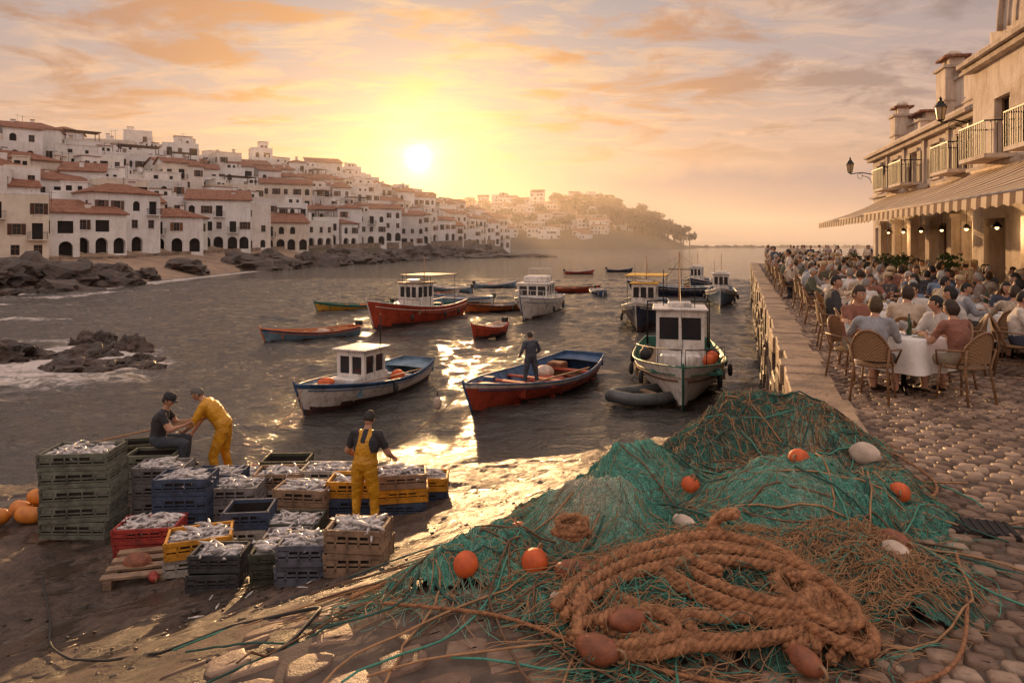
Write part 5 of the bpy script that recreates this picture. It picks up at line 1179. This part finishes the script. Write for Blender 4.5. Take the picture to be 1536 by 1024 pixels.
xs=np.arange(-1.4,4.2,.012); ys=np.arange(2.9,7.9,.012); X,Y=np.meshgrid(xs,ys); hm_=pile(X,Y)+(fbm(X*4,Y*4,3)-.5)*.10
m_netm=bpy.data.materials.new('fishing_net_mesh'); nt=NT(m_netm); P=nt.nodes['Principled BSDF']; v=tc(nt)
fine=noi(nt,tc(nt,'Object',(1,1,.5)),30,6,.7,1.2); mid=noi(nt,v,5,4,.6,1.5)
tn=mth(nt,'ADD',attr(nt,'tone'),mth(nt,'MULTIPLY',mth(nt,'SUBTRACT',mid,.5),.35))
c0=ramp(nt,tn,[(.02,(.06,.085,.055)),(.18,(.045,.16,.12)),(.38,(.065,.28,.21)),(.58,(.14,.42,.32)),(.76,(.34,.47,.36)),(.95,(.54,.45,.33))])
vo=nt.nodes.new('ShaderNodeTexVoronoi'); vo.feature='DISTANCE_TO_EDGE'; vo.inputs['Scale'].default_value=70; nt.links.new(v,vo.inputs['Vector'])
cell=ramp(nt,vo.outputs['Distance'],[(.02,(1.45,1.45,1.45)),(.16,(.5,.5,.5))])
col=mixc(nt,1,c0,cell,'MULTIPLY'); col=mixc(nt,.85,col,ramp(nt,fine,[(.3,(.45,.45,.45)),(.65,(1.3,1.3,1.3))]),'MULTIPLY'); nt.links.new(col,P.inputs['Base Color']); P.inputs['Roughness'].default_value=.65
bb=bumpn(nt,fine,.9,.022); bb=bumpn(nt,cell,.6,.006,bb); nt.links.new(bb,P.inputs['Normal'])
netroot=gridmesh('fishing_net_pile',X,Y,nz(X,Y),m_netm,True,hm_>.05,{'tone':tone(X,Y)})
def strands(name,n,rad,cols,lenr,spread=.05,lift=.005,kdir=1.3,seed=3,outside=0,wig=.07,reg=None,bytone=False):
    r=np.random.default_rng(seed); x0,x1,y0,y1=reg or (-1.2,3.9,3.0,7.6)
    x=r.uniform(x0,x1,n*8); y=r.uniform(y0,y1,n*8); h=pile(x,y); k=(h>spread) if not outside else ((h>.015)&(h<.12)); x=x[k][:n]; y=y[k][:n]; n=len(x)
    K=16; ln=r.uniform(lenr[0],lenr[1],n)/K; th=2*np.pi*fbm(x*.8+3,y*.8,2)*kdir+r.normal(0,.32,n); cur=r.normal(0,.06,n); PX=[x];PY=[y]
    for i in range(K-1):
        th=th+cur+r.normal(0,wig,n)+.5*(fbm(x*2.5+7,y*2.5,2)-.5); x=x+np.cos(th)*ln; y=y+np.sin(th)*ln*.8; PX.append(x); PY.append(y)
    PX=np.array(PX);PY=np.array(PY); PZ=np.maximum(nz(PX,PY),gbase(PX,PY)+.006)+rad+r.uniform(0,1,n)[None,:]*lift*2+lift*np.sin(np.linspace(0,9,K))[:,None]*.5
    if bytone:
        tt=tone(PX[8],PY[8])+r.normal(0,.13,n); gi=np.clip((tt*len(cols)).astype(int),0,len(cols)-1)
    else: gi=r.integers(0,len(cols),n)
    for g,mt in enumerate(cols):
        idx=np.where(gi==g)[0]; cu=bpy.data.curves.new(name,'CURVE'); cu.dimensions='3D'; cu.bevel_depth=rad; cu.bevel_resolution=0
        for i in idx:
            sp=cu.splines.new('POLY'); sp.points.add(K-1); co=np.ones((K,4),np.float32); co[:,0]=PX[:,i];co[:,1]=PY[:,i];co[:,2]=PZ[:,i]; sp.points.foreach_set('co',co.ravel())
        cu.materials.append(mt); o=bpy.data.objects.new(name,cu); scene.collection.objects.link(o); o.parent=netroot
def tw(n,c): return mat('twine_'+n,c,tuple(x*.6 for x in c),20,.8,0)
t1=tw('teal',(.08,.30,.22)); t2=tw('dark',(.03,.10,.08)); t3=tw('tan',(.42,.23,.11)); t4=tw('pale',(.38,.46,.35)); t5=tw('brown',(.18,.10,.055)); t6=tw('cream',(.55,.45,.32)); t7=tw('bright',(.15,.46,.34))
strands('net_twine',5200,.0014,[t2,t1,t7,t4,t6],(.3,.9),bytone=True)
strands('net_twine_tan',650,.0022,[t3,t5,t3],(.4,1.3),seed=9,wig=.15)
strands('net_twine_back',500,.003,[t5,t3,t2],(.4,1.2),seed=31,wig=.2,reg=(1.4,3.4,5.7,7.3),lift=.01)
strands('net_cords',75,.007,[t3,t2,t5,t1],(1.2,2.8),lift=.012,seed=11,wig=.12)
strands('net_fringe',1300,.0028,[t3,t3,t1,t5],(.3,.9),seed=21,outside=1,lift=.006,wig=.2)
strands('net_over_rope',420,.0024,[t3,t1,t2,t3],(.3,.9),seed=41,lift=.045,wig=.2,reg=(.2,2.2,3.2,4.2))
strands('frayed_twine',700,.0022,[t3],(.15,.5),seed=51,lift=.03,wig=.35,reg=(1.5,2.4,3.4,4.4))
m_haw=mat('hawser_rope',(.45,.215,.10),(.14,.06,.028),26,.9,.9,90,.012)
def smoothpath(P,m=14):
    P=[Vector(p) for p in P]; out=[]
    for i in range(len(P)-1):
        p0=P[max(i-1,0)];p1=P[i];p2=P[i+1];p3=P[min(i+2,len(P)-1)]
        for k in range(m):
            t=k/m; out.append(.5*((2*p1)+(-p0+p2)*t+(2*p0-5*p1+4*p2-p3)*t*t+(-p0+3*p1-3*p2+p3)*t**3))
    out.append(P[-1]); return out
fib=bpy.data.curves.new('rope_fibres','CURVE'); fib.dimensions='3D'; fib.bevel_depth=.0011; fib.bevel_resolution=0; fib.materials.append(t3)
fr_=np.random.default_rng(8)
def twist(mb,path,r,pitch=.12,step=.010,sr=.60,mt=None,n=7,hair=75):
    L=[0]
    for a,b in zip(path[:-1],path[1:]): L.append(L[-1]+(b-a).length)
    S=np.arange(0,L[-1],step); A=np.array([tuple(p) for p in path]); C=np.stack([np.interp(S,L,A[:,i]) for i in range(3)],-1)
    T=np.gradient(C,axis=0); T/=np.linalg.norm(T,axis=1)[:,None]+1e-9; up=np.tile([0,0,1.],(len(S),1)); s=np.cross(T,up); s/=np.linalg.norm(s,axis=1)[:,None]+1e-9; u=np.cross(s,T)
    for k in range(3):
        ph=2*np.pi*(S/pitch+k/3); Cc=C+s*np.cos(ph)[:,None]*r*.52+u*np.sin(ph)[:,None]*r*.52
        mb.tube([Vector(c) for c in Cc],r*sr,mt or m_haw,n)
    for q in range(int(L[-1]*hair)):
        i=fr_.integers(2,len(S)-2); a=fr_.uniform(0,6.28); nrm=s[i]*np.cos(a)+u[i]*abs(np.sin(a)); p=C[i]+nrm*r*.95; d=(T[i]*fr_.choice([-1,1])+nrm*fr_.uniform(.2,1)+fr_.normal(0,.35,3)); ln=fr_.uniform(.02,.08)
        sp=fib.splines.new('POLY'); sp.points.add(2); b=p+d*ln*.5; c=b+(d+fr_.normal(0,.5,3))*ln*.5
        for kk,pt in enumerate((p,b,c)): sp.points[kk].co=(pt[0],pt[1],pt[2],1)
def onpile(x,y,dz=0): return Vector((x,y,float(gbase(np.array(x),np.array(y)))+float(pile(np.array(x),np.array(y)))*.9+dz))
mb=MB()
def loopcoil(cx,cy,a,b,rot,turns,shrink,z0,dz,phase=0,seed=0,off=.045):
    rr=random.Random(seed); pts=[]; n=int(turns*12)
    for i in range(n+1):
        th=phase+i/12*2*math.pi; k=1-shrink*i/12+rr.uniform(-.03,.03); wob=1+.09*math.sin(th*1.7+seed)+rr.uniform(-.04,.04)
        x=a*k*math.cos(th)*wob; y=b*k*math.sin(th)*wob; X_=cx+x*math.cos(rot)-y*math.sin(rot); Y_=cy+x*math.sin(rot)+y*math.cos(rot)
        p=onpile(X_,Y_,off); p.z=max(p.z,z0)+dz*i/12+rr.uniform(0,.03); pts.append(p)
    return pts
RR=.028
twist(mb,smoothpath(loopcoil(.98,3.60,.70,.40,R(-8),2.6,.13,3.05,.015,2.5,1),8),RR)
twist(mb,smoothpath(loopcoil(1.22,3.66,.50,.33,R(-32),3.2,.13,3.09,.02,3.5,2,.07),8),RR)
twist(mb,smoothpath(loopcoil(.58,3.30,.30,.13,R(-4),2.0,.2,3.05,.03,2.9,4),8),RR)
twist(mb,smoothpath(loopcoil(1.55,3.42,.18,.28,R(25),2.2,.2,3.06,.03,1.0,6,.07),8),RR)
for o_ in range(5):
    P0=[(.20+o_*.03,3.56-o_*.05,3.10),(.42,3.76-o_*.065,3.18),(.75,3.93-o_*.07,3.25),(1.15,3.97-o_*.072,3.28),(1.5,3.86-o_*.068,3.24),(1.68-o_*.04,3.62-o_*.045,3.17),(1.70-o_*.055,3.36-o_*.02,3.10),(1.58-o_*.065,3.14+o_*.02,3.05)]
    twist(mb,smoothpath([(p[0]+random.uniform(-.035,.035),p[1]+random.uniform(-.025,.025),p[2]+.025*(o_%2)+random.uniform(-.01,.02)) for p in P0],12),RR)
twist(mb,smoothpath([(1.14,4.0,3.28),(1.20,3.95,3.40),(1.29,3.93,3.43),(1.27,4.03,3.40),(1.18,4.0,3.36),(1.20,3.9,3.33),(1.42,3.8,3.30),(1.7,3.6,3.18)],12),.026)
twist(mb,smoothpath(loopcoil(.36,4.12,.10,.09,0,4.5,.05,3.22,.02,0,9),8),.018,.08,.009)
mb.obj('coiled_hawser_rope')
mb=MB()
for pts_,rr_ in(([(-.95,4.0),(-.6,4.15),(-.2,4.45),(.1,4.9),(.35,5.35),(.75,5.8),(1.2,6.2)],.010),([(-.7,3.75),(-.1,3.6),(.3,3.35),(.8,3.1),(1.4,3.0),(2.0,3.15),(2.4,3.6),(2.8,4.3)],.010),([(2.3,4.5),(2.7,4.9),(3.2,5.2),(3.5,5.7),(3.5,6.3)],.010)):
    P_=[onpile(x,y,.02) for x,y in pts_]; twist(mb,smoothpath(P_,14),rr_,.05,.01,hair=15)
mb.obj('net_head_rope'); o=bpy.data.objects.new('rope_fibres',fib); scene.collection.objects.link(o); o.parent=netroot
def onnet(x,y): return float(nz(np.array(x),np.array(y)))
for x,y,mt,r,l,rz in((-.27,3.98,floats_o,.078,.0,0),(.135,4.02,floats_o,.082,0,0),(.045,4.62,floats_o,.072,0,0),(1.33,5.1,floats_o,.072,0,70),(2.08,4.95,floats_o,.075,0,0),(2.78,4.9,floats_o,.075,.05,0),(.35,3.80,floats_b,.062,.19,80),(.40,3.19,floats_b,.066,.18,60),(.56,3.32,floats_b,.055,.15,100),(1.34,3.12,floats_b,.055,.16,20),(2.35,4.2,floats_b,.062,.18,20),(2.25,4.0,floats_w,.06,.17,10),(.42,5.05,floats_w,.085,.28,75),(3.05,5.9,floats_w,.10,.24,40),(.28,3.62,floats_w,.04,.13,60),(1.1,4.35,floats_w,.05,.15,30)):
    z=max(onnet(x,y),2.99)
    if l<.12: mb=MB(); mb.sph((0,0,0),(r,r*.96,r*.93),mt,18); mb.tube([(0,.02*math.cos(t),r+.005+.02*math.sin(t)) for t in np.linspace(0,6.28,9)],.008,m_rope,5); mb.obj('orange_buoy',None,TR(x,y,z+r*.45,random.uniform(0,6))@Matrix.Rotation(random.uniform(.4,1.6),4,'X'))
    else: putfloat('net_float',x,y,z+(.04 if y<3.5 else -.025),r,l,mt,90,rz)
cp=[(-6.4,9.3),(-5.4,7.9),(-4.6,6.9),(-3.7,6.05),(-2.9,5.3),(-2.2,4.75),(-1.6,4.35),(-1.2,4.0),(-1.1,3.6),(-1.2,3.2)]
mb=MB(); pth=smoothpath([(x+.06*math.sin(i*2),y,0) for i,(x,y) in enumerate(cp)],12); mb.tube([(p.x,p.y,float(gz(p.x,p.y))+.03) for p in pth],.012,m_rubber,6); mb.obj('black_cable')
mb=MB(); mb.box((0,0,.0),(.42,.26,.02),m_dark)
for k in range(8): mb.box((-.18+k*.052,0,.012),(.02,.25,.01),m_iron)
mb.obj('drain_grate',None,TR(3.25,4.75,3.0+.014,R(-19)))
